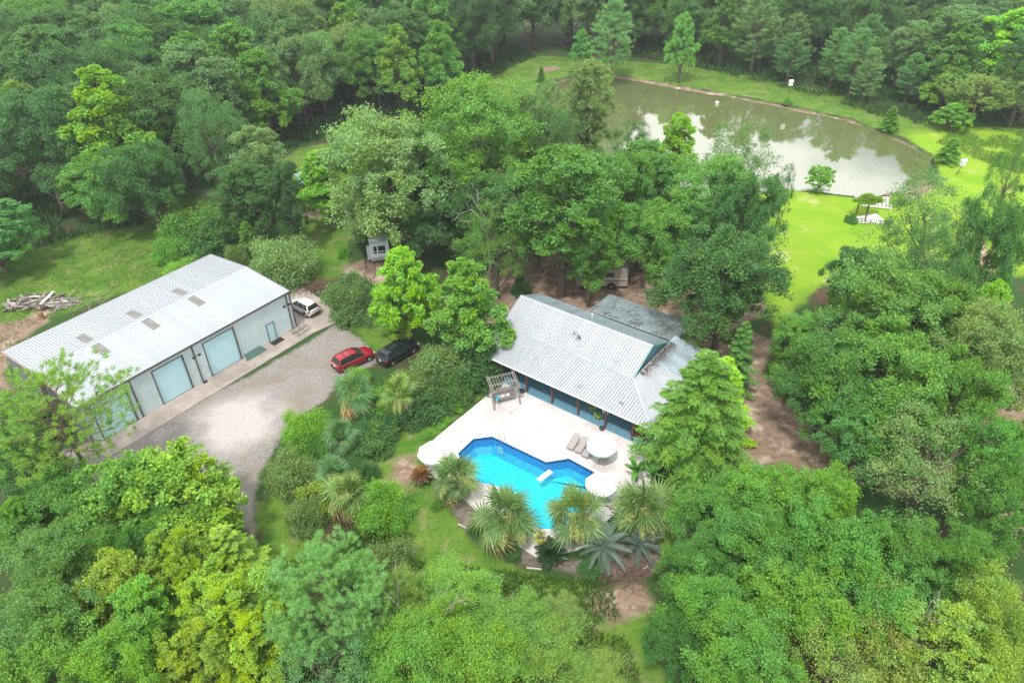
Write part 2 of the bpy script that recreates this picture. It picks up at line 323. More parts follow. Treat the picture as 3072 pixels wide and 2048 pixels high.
LINER_W = M('pool_wall_liner', (.01, .25, .68), .3, scale=2, col2=(.015, .36, .76)); LINER_F = M('pool_floor_liner', (.02, .88, .93), .3, var=.08, scale=1)
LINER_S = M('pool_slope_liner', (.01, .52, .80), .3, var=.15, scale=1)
def inset(pl, d):
    out = []; n = len(pl); d = d if isinstance(d, list) else [d] * n; ar = sum(pl[i][0] * pl[(i + 1) % n][1] - pl[(i + 1) % n][0] * pl[i][1] for i in range(n)); sg = 1 if ar > 0 else -1
    for i in range(n):
        a, p, c = Vector(pl[i - 1]), Vector(pl[i]), Vector(pl[(i + 1) % n]); e1 = (p - a).normalized(); e2 = (c - p).normalized()
        n1 = Vector((-e1.y, e1.x)) * sg; n2 = Vector((-e2.y, e2.x)) * sg; b_ = (n1 + n2); b_ = b_ / max(b_.length_squared / 2, .5); out.append(tuple(p + b_ * d[i]))
    return out
pl0 = [tuple(p) for p in pool_w]; pl1 = inset(pl0, .02); pl2 = inset(pl0, [.4, .65, .65, .65, .5, .65, .5, .2, .2, .2, .2, .2, .2, .2, .2, .2, .2]); n = len(pl0)
pm = MB()
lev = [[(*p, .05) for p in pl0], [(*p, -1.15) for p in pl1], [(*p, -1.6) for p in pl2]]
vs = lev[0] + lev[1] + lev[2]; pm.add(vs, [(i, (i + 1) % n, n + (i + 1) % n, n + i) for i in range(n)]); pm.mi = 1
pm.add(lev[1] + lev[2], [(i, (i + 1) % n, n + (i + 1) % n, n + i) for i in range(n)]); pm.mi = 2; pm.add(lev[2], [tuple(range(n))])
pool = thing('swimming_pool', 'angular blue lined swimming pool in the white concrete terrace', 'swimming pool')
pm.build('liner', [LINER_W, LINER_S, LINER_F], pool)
tile = MB(); tl0 = inset(pl0, .0); tl1 = inset(pl0, .03)
for i in range(n):
    a, b2 = tl1[i], tl1[(i + 1) % n]; tile.add([(*tl0[i], .045), (*tl0[(i + 1) % n], .045), (*b2, .045), (*a, .045), (*a, -.24), (*b2, -.24)], [(0, 1, 2, 3), (3, 2, 5, 4)])
tile.build('waterline_tile', M('waterline_tile', (.01, .10, .38), .2, var=.5, scale=9), pool)
m, nt, bs, N, L = nodes('pool_water'); N.remove(bs)
tb = N.new('ShaderNodeBsdfTransparent'); tb.inputs[0].default_value = (.72, .97, 1.0, 1); gl = N.new('ShaderNodeBsdfGlossy'); gl.inputs['Roughness'].default_value = .09
fr = N.new('ShaderNodeFresnel'); fr.inputs['IOR'].default_value = 1.4; bn = N.new('ShaderNodeBump'); bn.inputs['Strength'].default_value = .8; bn.inputs['Distance'].default_value = .35
L.new(noise(nt, 3.2, 4, .55, stretch=(1, 1.3, 1)), bn.inputs['Height']); L.new(bn.outputs[0], gl.inputs['Normal']); L.new(bn.outputs[0], fr.inputs['Normal'])
ms = N.new('ShaderNodeMixShader'); L.new(fr.outputs[0], ms.inputs[0]); L.new(tb.outputs[0], ms.inputs[1]); L.new(gl.outputs[0], ms.inputs[2]); L.new(ms.outputs[0], N['Material Output'].inputs[0])
pwm = MB(); pwm.add([(*p, -.10) for p in inset(pl0, .025)], [tuple(range(n))]); pwm.build('water', m, pool)
# rails of the pool ladder
for k in range(2):
    lad = MB(); a = G(1143 + k * 11, 1012 + k * 4, .08); d = (G(1137 + k * 11, 1022 + k * 4, 0) - G(1143 + k * 11, 1012 + k * 4, 0)).normalized()
    lad.tube([a - d * .5, a - d * .45 + Vector((0, 0, .75)), a - d * .2 + Vector((0, 0, .95)), a + d * .25 + Vector((0, 0, .85)), a + d * .5 + Vector((0, 0, .3)), a + d * .55 + Vector((0, 0, -.9))], .03, 8)
    lad.build('ladder_rail', CHROME, pool, smooth=True)
rung = MB()
for q in range(3): rung.beam(G(1142, 1023, 0) + Vector((0, 0, -.15 - .28 * q)), G(1155, 1028, 0) + Vector((0, 0, -.15 - .28 * q)), .08, .03)
rung.build('ladder_rung', WHITE, pool)
lt = MB(); a = G(1500, 1407, 0); lt.tube([a + Vector((-.1, -.1, -.6)), a + Vector((-.02, -.04, -.6))], .17, 14); lt.build('pool_light', WHITE, pool)

# concrete terrace: slabs with sawn joints, cut to the outline of the terrace and the pool
CONC = M('terrace_concrete', (.45, .405, .395), .75, col2=(.68, .67, .67), scale=.35, bumps=.08, objvar=.03)
CONC2 = M('old_concrete', (.42, .36, .33), .85, col2=(.26, .225, .20), scale=.55, bumps=.15, objvar=.12)
def hcoord(p): return (p.dot(HU), p.dot(HW))
TER = [tuple(Hh(-38.2, -47.55)[:2]), tuple(Hh(-38.3, -44.7)[:2]), tuple(Hh(-38.45, -35.0)[:2]), tuple(G(972, 1060, 0)[:2]), tuple(G(985, 1085, 0)[:2])] + [tuple(G(x, y, 0)[:2]) for x, y in [(1075, 1155), (1160, 1235), (1240, 1285), (1330, 1262), (1400, 1190), (1500, 1110), (1520, 1060)]] + [tuple(Hh(-20.3, -44.0)[:2]), tuple(Hh(-20.3, -47.55)[:2])]
def slabs(outline, hole, org, ux, uy, su, sv, z0, z1, parent, mat, name='slab', gap=.012):
    bm = bmesh.new(); loops = [outline] + ([hole] if hole else [])
    es = []
    for lp in loops:
        vv = [bm.verts.new((p[0], p[1], z1)) for p in lp]; es += [bm.edges.new((vv[i], vv[(i + 1) % len(vv)])) for i in range(len(vv))]
    bmesh.ops.triangle_fill(bm, use_beauty=True, edges=es, normal=(0, 0, 1))
    if hole:        # drop what was filled inside the hole
        hp = np.array(hole); cs = np.array([f.calc_center_median()[:2] for f in bm.faces]); ins = sdist(cs, hp) > 0
        bmesh.ops.delete(bm, geom=[f for f, k in zip(list(bm.faces), ins) if k], context='FACES_ONLY')
    cu = [(Vector((*p, 0)) - org).dot(ux) for p in outline]; cv = [(Vector((*p, 0)) - org).dot(uy) for p in outline]; k = 0
    for i in range(math.floor(min(cu) / su), math.ceil(max(cu) / su)):
        for j in range(math.floor(min(cv) / sv), math.ceil(max(cv) / sv)):
            b2 = bm.copy()
            for (nn, lim) in ((ux, (i + 1) * su - gap), (-ux, -i * su - gap), (uy, (j + 1) * sv - gap), (-uy, -j * sv - gap)):
                g = b2.verts[:] + b2.edges[:] + b2.faces[:]
                if g: bmesh.ops.bisect_plane(b2, geom=g, plane_co=org + nn * lim, plane_no=nn, clear_outer=True)
            if len(b2.faces):
                r = bmesh.ops.extrude_face_region(b2, geom=b2.faces[:]); 
                for v in [e for e in r['geom'] if isinstance(e, bmesh.types.BMVert)]: v.co.z = z0
                bmesh.ops.recalc_face_normals(b2, faces=b2.faces)
                me = bpy.data.meshes.new(name); b2.to_mesh(me); me.materials.append(mat); o = link(name, me, parent)
            b2.free()
    bm.free()
bpy.context.view_layer.update()
ter = thing('pool_terrace', 'white concrete terrace around the pool, cast in large slabs', None, (0, 0, 0)); ter['kind'] = 'structure'
base_t = MB(); base_t.prism([TER[i] for i in range(len(TER))], -.3, -.28)
slabs(TER, pl0, Hh(-38.2, -47.55), HU, HW, 3.55, 3.7, -.12, .07, ter, CONC)
apron = thing('shed_apron', 'stained concrete apron along the front of the shed and under the white car', None, (0, 0, 0)); apron['kind'] = 'structure'
AP = [tuple(Ss(24.9, -.02)[:2]), tuple(Ss(24.9, -2.7)[:2]), tuple(Ss(-.5, -2.7)[:2]), tuple(G(782, 736)[:2]), tuple(G(765, 712)[:2]), tuple(G(740, 690)[:2]), tuple(G(715, 672)[:2]), tuple(G(690, 655)[:2]), tuple(G(630, 632)[:2]), tuple(Ss(-.05, 9)[:2]), tuple(Ss(-.05, -.02)[:2])]
slabs(AP, None, Ss(0, -2.7), SU, SW, 4.1, 4.6, -.1, .06, apron, CONC2)

# ------------------------------------------------------------------ metal shed
ROOFM = M('galvanised_roof', (.35, .385, .425), .60, metal=.1, col2=(.43, .46, .49), scale=.9, objvar=.05, stretch=(1, .3, 1))
ROOFD = M('mottled_roof_shade', (.46, .55, .62), .40, metal=.4, col2=(.27, .34, .38), scale=.8, objvar=.12, stretch=(1, .4, 1), bumps=.1)  # mottled; the back slope's dull blue reflection is put into the colour
WALLM = M('pale_blue_wall_sheet', (.60, .71, .75), .5, col2=(.50, .61, .65), scale=.8, objvar=.05)
DOORM = M('pale_blue_door', (.48, .73, .82), .45, var=.1, scale=2)
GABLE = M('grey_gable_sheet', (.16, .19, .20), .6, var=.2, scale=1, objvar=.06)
TRIMB = M('brown_trim', (.10, .075, .07), .5, var=.3); TRIMP = M('faded_red_trim', (.50, .30, .32), .55, var=.35, scale=2)
WSEAM = M('wall_seam', (.30, .38, .41), .6, var=.3)
SEAM = M('roof_seam_dirt_shade', (.22, .245, .27), .6, var=.4, scale=3)  # dirt plus painted shade, darkening one flank of each roof rib
SKYL = M('dirty_skylight', (.13, .12, .11), .8, col2=(.27, .27, .26), scale=2.2, bumps=.2)
def ribbed(W, Lh, nrib=3, rh=.055, rw=.05, t=.012, seam=True):      # sheet W wide (x) and Lh long (y), ribs running along y
    prof = []; st = W / nrib
    for i in range(nrib):
        c = (i + .5) * st; prof += [(c - rw, 0), (c - rw * .45, rh), (c + rw * .45, rh), (c + rw, 0)]
    prof = [(0, 0)] + prof + [(W - .004, 0)]; k = len(prof); b = MB()
    vs = [(x, 0, z) for x, z in prof] + [(x, Lh, z) for x, z in prof] + [(x, 0, z - t) for x, z in prof] + [(x, Lh, z - t) for x, z in prof]
    fs = [(i, i + 1, k + i + 1, k + i) for i in range(k - 1)] + [(2 * k + i + 1, 2 * k + i, 3 * k + i, 3 * k + i + 1) for i in range(k - 1)]
    fs += [(2 * k + i, 2 * k + i + 1, i + 1, i) for i in range(k - 1)] + [(k + i, k + i + 1, 3 * k + i + 1, 3 * k + i) for i in range(k - 1)]
    b.add(vs, fs); 
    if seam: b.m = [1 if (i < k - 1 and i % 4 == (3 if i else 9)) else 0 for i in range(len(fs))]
    return b
def lay(me, name, parent, org, ex, ey, mat=None):          # put a sheet at org with its x along ex, its y along ey
    ex = ex.normalized(); ey = ey.normalized(); ez = ex.cross(ey)
    o = link(name, me, parent); o.matrix_world = Matrix(((ex.x, ey.x, ez.x, org.x), (ex.y, ey.y, ez.y, org.y), (ex.z, ey.z, ez.z, org.z), (0, 0, 0, 1)))
    return o
LS, WS, HE, HR = 24.7, 14.94, 4.96, 5.62
shed = thing('metal_shed', 'long pale metal workshop shed with roll-up doors and a ribbed roof', 'shed', (0, 0, 0))
b = MB(); ins = .06
wl_ = [Ss(ins, ins), Ss(LS - ins, ins), Ss(LS - ins, WS - ins), Ss(ins, WS - ins)]
for (u0, w0, u1, w1) in [(ins, ins, LS - ins, ins), (LS - ins, WS - ins, ins, WS - ins)]:
    b.add([Ss(u0, w0, 0), Ss(u1, w1, 0), Ss(u1, w1, HE - .05), Ss(u0, w0, HE - .05)], [(0, 1, 2, 3)])
for u0 in (ins, LS - ins): b.add([Ss(u0, ins, 0), Ss(u0, WS - ins, 0), Ss(u0, WS - ins, HE - .05), Ss(u0, WS / 2, HR - .07), Ss(u0, ins, HE - .05)], [(0, 1, 2, 3, 4)])
b.build('wall_core', GABLE, shed)
npan = 27; pw_ = (LS + .3) / npan
sl = math.hypot(WS / 2 + .12, HR - HE)
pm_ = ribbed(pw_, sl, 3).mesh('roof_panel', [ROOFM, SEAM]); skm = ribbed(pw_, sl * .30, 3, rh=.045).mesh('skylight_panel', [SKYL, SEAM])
for side in (0, 1):
    for i in range(npan):
        u = -.15 + i * pw_
        if side == 0: lay(pm_, 'roof_panel', shed, Ss(u + pw_, -.12, HE), -SU, Ss(0, WS / 2, HR) - Ss(0, -.12, HE))
        else: lay(pm_, 'roof_panel', shed, Ss(u, WS + .12, HE), SU, Ss(0, WS / 2, HR) - Ss(0, WS + .12, HE))
        if i in (8, 14, 20):     # the dirty translucent strips either side of the ridge
            if side == 0:
                ey = Ss(0, WS / 2, HR) - Ss(0, -.12, HE); lay(skm, 'skylight_panel', shed, Ss(u + pw_, -.12, HE) + ey * .66 + Vector((0, 0, .012)), -SU, ey)
            else:
                ey = Ss(0, WS / 2, HR) - Ss(0, WS + .12, HE); lay(skm, 'skylight_panel', shed, Ss(u, WS + .12, HE) + ey * .60 + Vector((0, 0, .012)), SU, ey)
b = MB(); b.slab([Ss(-.17, WS / 2 - .16, HR - .01), Ss(LS + .17, WS / 2 - .16, HR - .01), Ss(LS + .17, WS / 2, HR + .045), Ss(-.17, WS / 2, HR + .045)], .01)
b.slab([Ss(-.17, WS / 2, HR + .045), Ss(LS + .17, WS / 2, HR + .045), Ss(LS + .17, WS / 2 + .16, HR - .01), Ss(-.17, WS / 2 + .16, HR - .01)], .01); b.build('ridge_cap', ROOFM, shed)
for w0 in (-.16, WS + .16): b = MB(); b.beam(Ss(-.15, w0, HE - .09), Ss(LS + .15, w0, HE - .09), .09, .16); b.build('gutter', TRIMB, shed)
for u0, mt in ((-.17, TRIMB), (LS + .17, TRIMP)):
    for w0 in (-.12, WS + .12): b = MB(); b.beam(Ss(u0, w0, HE - .05), Ss(u0, WS / 2, HR - .05), .05, .24); b.build('rake_trim', mt, shed)
# front wall sheets around the doors
doors = [(7.72, 11.48, 4.3, 'r'), (13.9, 17.3, 4.3, 'r'), (20.2, 23.7, 4.3, 'r')]; walk = (2.85, 3.82, 2.35)
spans = []; u = 0.0
cols = sorted(doors + [(walk[0], walk[1], walk[2], 'w')])
edges_ = [0.0] + [e for d in cols for e in d[:2]] + [LS]
for k in range(0, len(edges_), 2):
    a, c = edges_[k], edges_[k + 1]; nn = max(1, round((c - a) / .92)); wv = (c - a) / nn; me = ribbed(wv, HE - .1, 3, rh=.03, rw=.04).mesh('wall_panel', [WALLM, WSEAM])
    for q in range(nn): lay(me, 'wall_panel', shed, Ss(a + (q + 1) * wv, .02, 0.03), -SU, Vector((0, 0, 1)))
for (a, c, h, t) in cols:
    me = ribbed(c - a, HE - .1 - h, 3 * round((c - a) / .9), rh=.03, rw=.04).mesh('wall_panel', [WALLM, WSEAM]); lay(me, 'wall_panel', shed, Ss(c, .02, h), -SU, Vector((0, 0, 1)))
    if t == 'r':
        d = MB(); ns = 22
        for q in range(ns):
            z0 = .05 + (h - .05) * q / ns; z1 = .05 + (h - .05) * (q + 1) / ns; zm = (z0 + z1) / 2
            d.add([Ss(a + .03, .05, z0), Ss(c - .03, .05, z0), Ss(c - .03, .015, zm), Ss(a + .03, .015, zm), Ss(c - .03, .05, z1), Ss(a + .03, .05, z1)], [(0, 1, 2, 3), (3, 2, 4, 5)])
        o = d.build('roll_up_door', DOORM, shed)
        for uu, wd in ((c + .0, .05), (a - .0, .16)):
            f = MB(); f.beam(Ss(uu, -.06, .0), Ss(uu, -.06, h + .05), wd, .09); f.build('door_track', TRIMB, shed)
        f = MB(); f.beam(Ss(a, -.05, h + .03), Ss(c, -.05, h + .03), .07, .06); f.build('door_header', TRIMB, shed)
    else:
        d = MB(); d.box(Ss((a + c) / 2, .0, h / 2 + .04), (c - a - .08, .05, h - .06), rot=.907); dr = d.build('door', DOORM, shed)
        f = MB(); f.beam(Ss(a, -.04, 0), Ss(a, -.04, h), .06, .05); f.beam(Ss(c, -.04, 0), Ss(c, -.04, h), .06, .05); f.beam(Ss(a - .03, -.04, h + .02), Ss(c + .03, -.04, h + .02), .06, .05); f.build('door_frame', TRIMB, shed)
        kn = MB(); kn.tube([Ss(a + .18, -.03, 1.0), Ss(a + .18, -.1, 1.0)], .04, 8); kn.build('door_handle', CHROME, shed)
for uu in (-.02, .5, 12.68, 19.6, LS + .02):
    b = MB(); b.beam(Ss(uu, -.07, .02), Ss(uu, -.07, HE - .1), .13, .1); b.build('downpipe', TRIMB, shed)
for uu in (12.68, .9):
    b = MB(); b.beam(Ss(uu, -.1, 3.6), Ss(uu, -.55, 3.65), .04); b.box(Ss(uu - .35, -.5, 3.65), (.25, .18, .2), rot=.9); b.beam(Ss(uu, -.3, 3.6), Ss(uu - .35, -.5, 3.65), .03); b.box(Ss(uu + .35, -.5, 3.65), (.25, .18, .2), rot=.9); b.beam(Ss(uu, -.3, 3.6), Ss(uu + .35, -.5, 3.65), .03)
    b.build('flood_light', DARK, shed)
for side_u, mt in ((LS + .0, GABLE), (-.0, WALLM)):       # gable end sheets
    nn = 16; wv = WS / nn
    for q in range(nn):
        w0 = q * wv; w1 = w0 + wv; hh = lambda w: HE + (HR - HE) * (1 - abs(w - WS / 2) / (WS / 2)) - .08; s_ = 1 if side_u > 1 else -1
        g = MB(); 
        for f0, f1, o0, o1 in ((0, .38, .0, .0), (.38, .44, .0, .03), (.44, .56, .03, .03), (.56, .62, .03, .0), (.62, .995, 0, 0)):
            a = w0 + wv * f0; c = w0 + wv * f1; g.add([Ss(side_u + s_ * o0, a, .03), Ss(side_u + s_ * o1, c, .03), Ss(side_u + s_ * o1, c, hh(c)), Ss(side_u + s_ * o0, a, hh(a))], [(0, 1, 2, 3)])
        g.build('gable_panel', mt, shed)

# things lying by the shed
def simple(name, label, cat, b, mat, group=None, smooth=False): o = b.build(name, mat, smooth=smooth); return tag(o, label, cat, group)
b = MB(); b.slab([Ss(2.5, -.15, .09), Ss(4.0, -.15, .09), Ss(4.0, -1.05, .09), Ss(2.5, -1.05, .09)], .03); b.slab([Ss(2.6, -.25, .1), Ss(3.9, -.25, .1), Ss(3.9, -.95, .1), Ss(2.6, -.95, .1)], .01)
simple('door_mat', 'black rubber mat lying at the small walk-in door of the shed', 'mat', b, RUBBER)
b = MB(); b.slab([Ss(5.2, -.10, .38), Ss(7.3, -.10, .38), Ss(7.7, -1.0, .12), Ss(5.0, -1.0, .12)], .05); b.slab([Ss(5.2, -.08, .38), Ss(7.3, -.08, .38), Ss(7.3, -.16, .07), Ss(5.2, -.16, .07)], .05)
simple('loading_ramp', 'dark green ramp board lying against the shed wall by the roll-up door', 'ramp', b, M('green_board', (.06, .13, .11), .5))
fr_ = thing('pipe_frame', 'heap of rusty tube frames on the concrete at the right end of the shed', 'metal frame', Ss(.2, -1.2, .06))
for (a, c, z) in [(-.9, -.5, .1), (-1.0, .1, .25), (-.6, .5, .45), (-.8, .3, .12), (-.5, -.4, .6)]:
    t = MB(); p = SU * a + SW * c; q = SU * (a + 2.0) + SW * (c - .15); t.tube([Vector((p.x, p.y, z)), Vector((q.x, q.y, z + .05))], .035, 6); t.build('rail_tube', WOOD_GREY, fr_)
for uu in (-.8, 0, .9):
    t = MB(); p = SU * uu + SW * -.55; q = SU * uu + SW * .5; t.tube([Vector((p.x, p.y, .05)), Vector((p.x, p.y, .35)), Vector((q.x, q.y, .5)), Vector((q.x, q.y, .05))], .03, 6); t.build('cross_tube', WOOD_GREY, fr_)
b = MB(); b.box(Ss(12.6, -.35, .12), (.5, .25, .1), rot=.9); simple('tool_box', 'small dark box on the concrete below the downpipe between the roll-up doors', 'box', b, DARK)

# ------------------------------------------------------------------ house
HROOF = M('house_roof_bright', (.37, .40, .44), .55, metal=.15, col2=(.44, .465, .50), scale=.8, objvar=.05, stretch=(1, .3, 1))
RU0, RU1 = -41.9, -25.5; WB, WR, WK, WE = -51.66, -55.4, -59.2, -46.98; ZB, ZR, ZE = 3.54, 5.31, 2.77; RX = -20.9; ZX = 2.77
house = thing('porch_house', 'low house with a wide silver metal roof and a blue floored porch facing the pool', 'house', (0, 0, 0))
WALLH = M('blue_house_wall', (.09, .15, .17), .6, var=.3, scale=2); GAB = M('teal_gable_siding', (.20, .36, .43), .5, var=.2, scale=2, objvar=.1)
b = MB()
def wallq(b, u0, w0, u1, w1, z0, z1): b.add([Hh(u0, w0, z0), Hh(u1, w1, z0), Hh(u1, w1, z1), Hh(u0, w0, z1)], [(0, 1, 2, 3)])
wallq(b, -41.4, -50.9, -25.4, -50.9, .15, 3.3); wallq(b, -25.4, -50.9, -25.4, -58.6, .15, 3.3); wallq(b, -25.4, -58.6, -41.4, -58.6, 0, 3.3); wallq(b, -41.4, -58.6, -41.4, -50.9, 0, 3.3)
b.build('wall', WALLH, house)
b = MB(); b.add([Hh(-41.4, -51.2, 3.3), Hh(-41.4, -59.0, 3.3), Hh(-41.4, WR, ZR - .1)], [(0, 1, 2)]); b.build('gable_wall', GAB, house)
for q in range(12):       # boards of the right gable wall
    w0 = WB + .1 + (WK - WB - .2) * q / 12; w1 = WB + .1 + (WK - WB - .2) * (q + 1) / 12
    hh = lambda w: 3.45 + (ZR - .12 - 3.45) * max(0, 1 - abs(w - WR) / (3.75 if w > WR else 3.8))
    g = MB(); o_ = .02 * (q % 2); g.add([Hh(-25.72 + o_, w0 + .01, 3.2), Hh(-25.72 + o_, w1 - .01, 3.2), Hh(-25.72 + o_, w1 - .01, hh(w1)), Hh(-25.72 + o_, w0 + .01, hh(w0)), Hh(-25.74, w0, 3.2), Hh(-25.74, w0, hh(w0))], [(0, 1, 2, 3), (4, 0, 3, 5)]); g.build('gable_board', GAB, house)
npn = 18; pw2 = (RU1 - RU0) / npn
def slope_panels(u0, n_, wd, pa, pb, mat, flip, name='roof_panel', nr=3):
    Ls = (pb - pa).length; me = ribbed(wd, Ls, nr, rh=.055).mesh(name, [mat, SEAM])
    for i in range(n_):
        off = HU * (i * wd)
        if not flip: lay(me, name, house, pa + off, HU, pb - pa)
        else: lay(me, name, house, pa + off + HU * wd, -HU, pb - pa)
# the sheets lie on the two slopes; ex x ey must point up
slope_panels(0, npn, pw2, Hh(RU0, WB - .02, ZB + .02), Hh(RU0, WR, ZR), HROOF, False)
slope_panels(0, npn, pw2, Hh(RU0, WK, ZB + .02), Hh(RU0, WR, ZR), ROOFD, True)
slope_panels(0, npn, pw2, Hh(RU0, WE, ZE), Hh(RU0, WB - .05, ZB - .01), HROOF, False)
b = MB(); b.slab([Hh(RU0 - .03, WR + .2, ZR - .06), Hh(RU1 + .03, WR + .2, ZR - .06), Hh(RU1 + .03, WR, ZR + .05), Hh(RU0 - .03, WR, ZR + .05)], .01); b.slab([Hh(RU0 - .03, WR, ZR + .05), Hh(RU1 + .03, WR, ZR + .05), Hh(RU1 + .03, WR - .2, ZR - .06), Hh(RU0 - .03, WR - .2, ZR - .06)], .01); b.build('ridge_cap', HROOF, house)
b = MB(); b.slab([Hh(RU0, WB + .09, ZB + .0), Hh(RU1, WB + .09, ZB + .0), Hh(RU1, WB - .08, ZB + .065), Hh(RU0, WB - .08, ZB + .065)], .01); b.build('roof_flashing', ROOFD, house)
# hipped skirt at the right hand end, its sheets running down away from the gable
hipA = Hh(RU1, WB, ZB); hipB = Hh(RX, WE, ZE)
# front part right of the hip corner: strips parallel to w, cut off along the hip
k = 5; wd = (RX - RU1) / k
for i in range(k):
    g = MB(); u0 = RU1 + i * wd; 
    nr = 3
    for j in range(nr):
        for (f0, f1, h0, h1) in ((0, .34, 0, 0), (.34, .45, 0, .055), (.45, .55, .055, .055), (.55, .66, .055, 0), (.66, 1, 0, 0)):
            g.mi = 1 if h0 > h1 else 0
            a = u0 + wd * (j + f0) / nr; c = u0 + wd * (j + f1) / nr; t = lambda u: (u - RU1) / (RX - RU1)
            wa = WB + (WE - WB) * t(a); wc = WB + (WE - WB) * t(c); za = ZB + (ZE - ZB) * t(a); zc = ZB + (ZE - ZB) * t(c)
            g.add([Hh(a, WE, ZE + h0), Hh(c, WE, ZE + h1), Hh(c, wc, zc + h1), Hh(a, wa, za + h0)], [(0, 1, 2, 3)])
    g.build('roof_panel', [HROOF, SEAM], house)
k = 15; w00, w11 = WE, -60.6; wd = (w00 - w11) / k
for i in range(k):
    g = MB(); w0 = w00 - i * wd; nr = 3
    for j in range(nr):
        for (f0, f1, h0, h1) in ((0, .34, 0, 0), (.34, .45, 0, .055), (.45, .55, .055, .055), (.55, .66, .055, 0), (.66, 1, 0, 0)):
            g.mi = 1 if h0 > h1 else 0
            a = w0 - wd * (j + f0) / nr; c = w0 - wd * (j + f1) / nr
            ul = lambda w: RX if w > WE else (RX + (RU1 - RX) * min(1, (WE - w) / (WE - WB)))
            zl = lambda w: ZE + (ZB - ZE) * min(1, max(0, (WE - w) / (WE - WB)))
            g.add([Hh(ul(a), a, zl(a) + h0), Hh(RX, a, ZX + h0), Hh(RX, c, ZX + h1), Hh(ul(c), c, zl(c) + h1)], [(0, 1, 2, 3)])
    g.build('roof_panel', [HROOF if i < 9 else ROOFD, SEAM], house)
b = MB(); b.beam(hipA + Vector((0, 0, .04)), hipB + Vector((0, 0, .04)), .28, .02); b.build('hip_cap', HROOF, house)
b = MB(); b.beam(Hh(RU0, WE + .04, ZE - .04), Hh(RX, WE + .04, ZE - .04), .1, .12); b.build('gutter', WHITE, house)
b = MB(); b.beam(Hh(RU0, WE - .12, ZE - .16), Hh(RX, WE - .12, ZE - .16), .08, .2); b.build('porch_beam', WOOD_RED, house)
b = MB(); b.beam(Hh(RX + .03, WE, ZX - .06), Hh(RX + .03, w11, ZX - .06), .06, .14); b.beam(Hh(RX, w11, ZX - .06), Hh(RU1, w11, ZB - .08), .06, .14); b.build('fascia', TRIMB, house)
for (u0, sgn) in ((RU0 - .02, 1), (RU1 + .02, 1)):
    for wk, zk in ((WB, ZB), (WK, ZB)): b = MB(); b.beam(Hh(u0, wk, zk - .05), Hh(u0, WR, ZR - .05), .05, .2); b.build('barge_board', TEAL if u0 > -30 else TRIMB, house)
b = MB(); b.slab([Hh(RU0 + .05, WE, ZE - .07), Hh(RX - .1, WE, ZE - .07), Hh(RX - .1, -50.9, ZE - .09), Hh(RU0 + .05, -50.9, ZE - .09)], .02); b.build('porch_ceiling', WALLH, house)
for uu in (-41.5, -38.4, -35.25, -32.1, -29.0, -25.87, -22.9, -21.1):
    b = MB(); b.box(Hh(uu, -47.3, 1.35), (.15, .15, 2.5), rot=HA); b.build('porch_post', WOOD_RED, house)
DECKB = M('blue_deck_paint', (.13, .32, .42), .5, scale=2, col2=(.12, .24, .33))
b = MB(); 
for i in range(int(20.9 / .14)):
    u0 = -41.8 + i * .14; b.add([Hh(u0, -47.22, .16), Hh(u0 + .118, -47.22, .16), Hh(u0 + .118, -50.9, .16), Hh(u0, -50.9, .16), Hh(u0, -47.22, .08), Hh(u0 + .118, -47.22, .08)], [(0, 1, 2, 3), (4, 5, 1, 0)])
o = b.build('deck_boards', DECKB, house); o['kind'] = 'stuff'
b = MB(); b.slab([Hh(-41.9, -47.25, .125), Hh(-20.9, -47.25, .125), Hh(-20.9, -50.9, .125), Hh(-41.9, -50.9, .125)], .03); b.beam(Hh(-41.9, -47.2, .11), Hh(-20.9, -47.2, .11), .06, .12); b.build('deck_frame', DECKB, house)
for uu, wd in ((-38.5, 1.0), (-33.4, 1.0), (-29.5, 1.7), (-26.8, 1.4)):
    door_ = wd == 1.0; z0, z1 = (.16, 2.2) if door_ else (.95, 2.1)
    w_ = MB(); w_.box(Hh(uu, -50.86, (z0 + z1) / 2), (wd, .06, z1 - z0), rot=HA); o = w_.build('door' if door_ else 'window', WHITE, house)
    w_ = MB(); w_.box(Hh(uu, -50.82, (z0 + z1) / 2 + (.4 if door_ else 0)), (wd - .2, .04, (z1 - z0) * (.4 if door_ else .85)), rot=HA); w_.build('pane', M('house_glass', (.03, .045, .05), .08, var=0), o)
b = MB(); b.tube([Hh(-33.6, WR - 1.6, 4.4), Hh(-33.6, WR - 1.6, 5.05)], .06, 8); b.tube([Hh(-33.6, WR - 1.6, 5.05), Hh(-33.6, WR - 1.6, 5.12)], .11, 8); b.build('vent_pipe', WHITE, house)
# open shelter with a rusty grey roof behind the house
cp = thing('back_shelter', 'low open shelter with a leaf strewn grey metal roof behind the house', 'shelter', (0, 0, 0))
CPR = M('leaf_strewn_roof', (.38, .47, .50), .5, metal=.3, col2=(.17, .21, .22), scale=.7, bumps=.2, objvar=.15)
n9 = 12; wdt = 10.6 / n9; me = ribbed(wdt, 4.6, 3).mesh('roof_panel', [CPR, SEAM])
for i in range(n9): lay(me, 'roof_panel', cp, Hh(-36.0 + i * wdt, -60.2, 2.95), HU, Hh(0, -1, -.045) - Hh(0, 0, 0))
for uu in (-35.8, -32.4, -29, -25.6):
    for ww in (-60.4, -64.5): b = MB(); b.box(Hh(uu, ww, 1.35), (.14, .14, 2.7), rot=HA); b.build('post', WOOD_RED, cp)
b = MB(); b.beam(Hh(-35.9, -64.5, 2.62), Hh(-25.5, -64.5, 2.62), .08, .16); b.beam(Hh(-25.5, -60.3, 2.75), Hh(-25.5, -64.5, 2.6), .08, .16); b.build('roof_beam', WOOD_RED, cp)

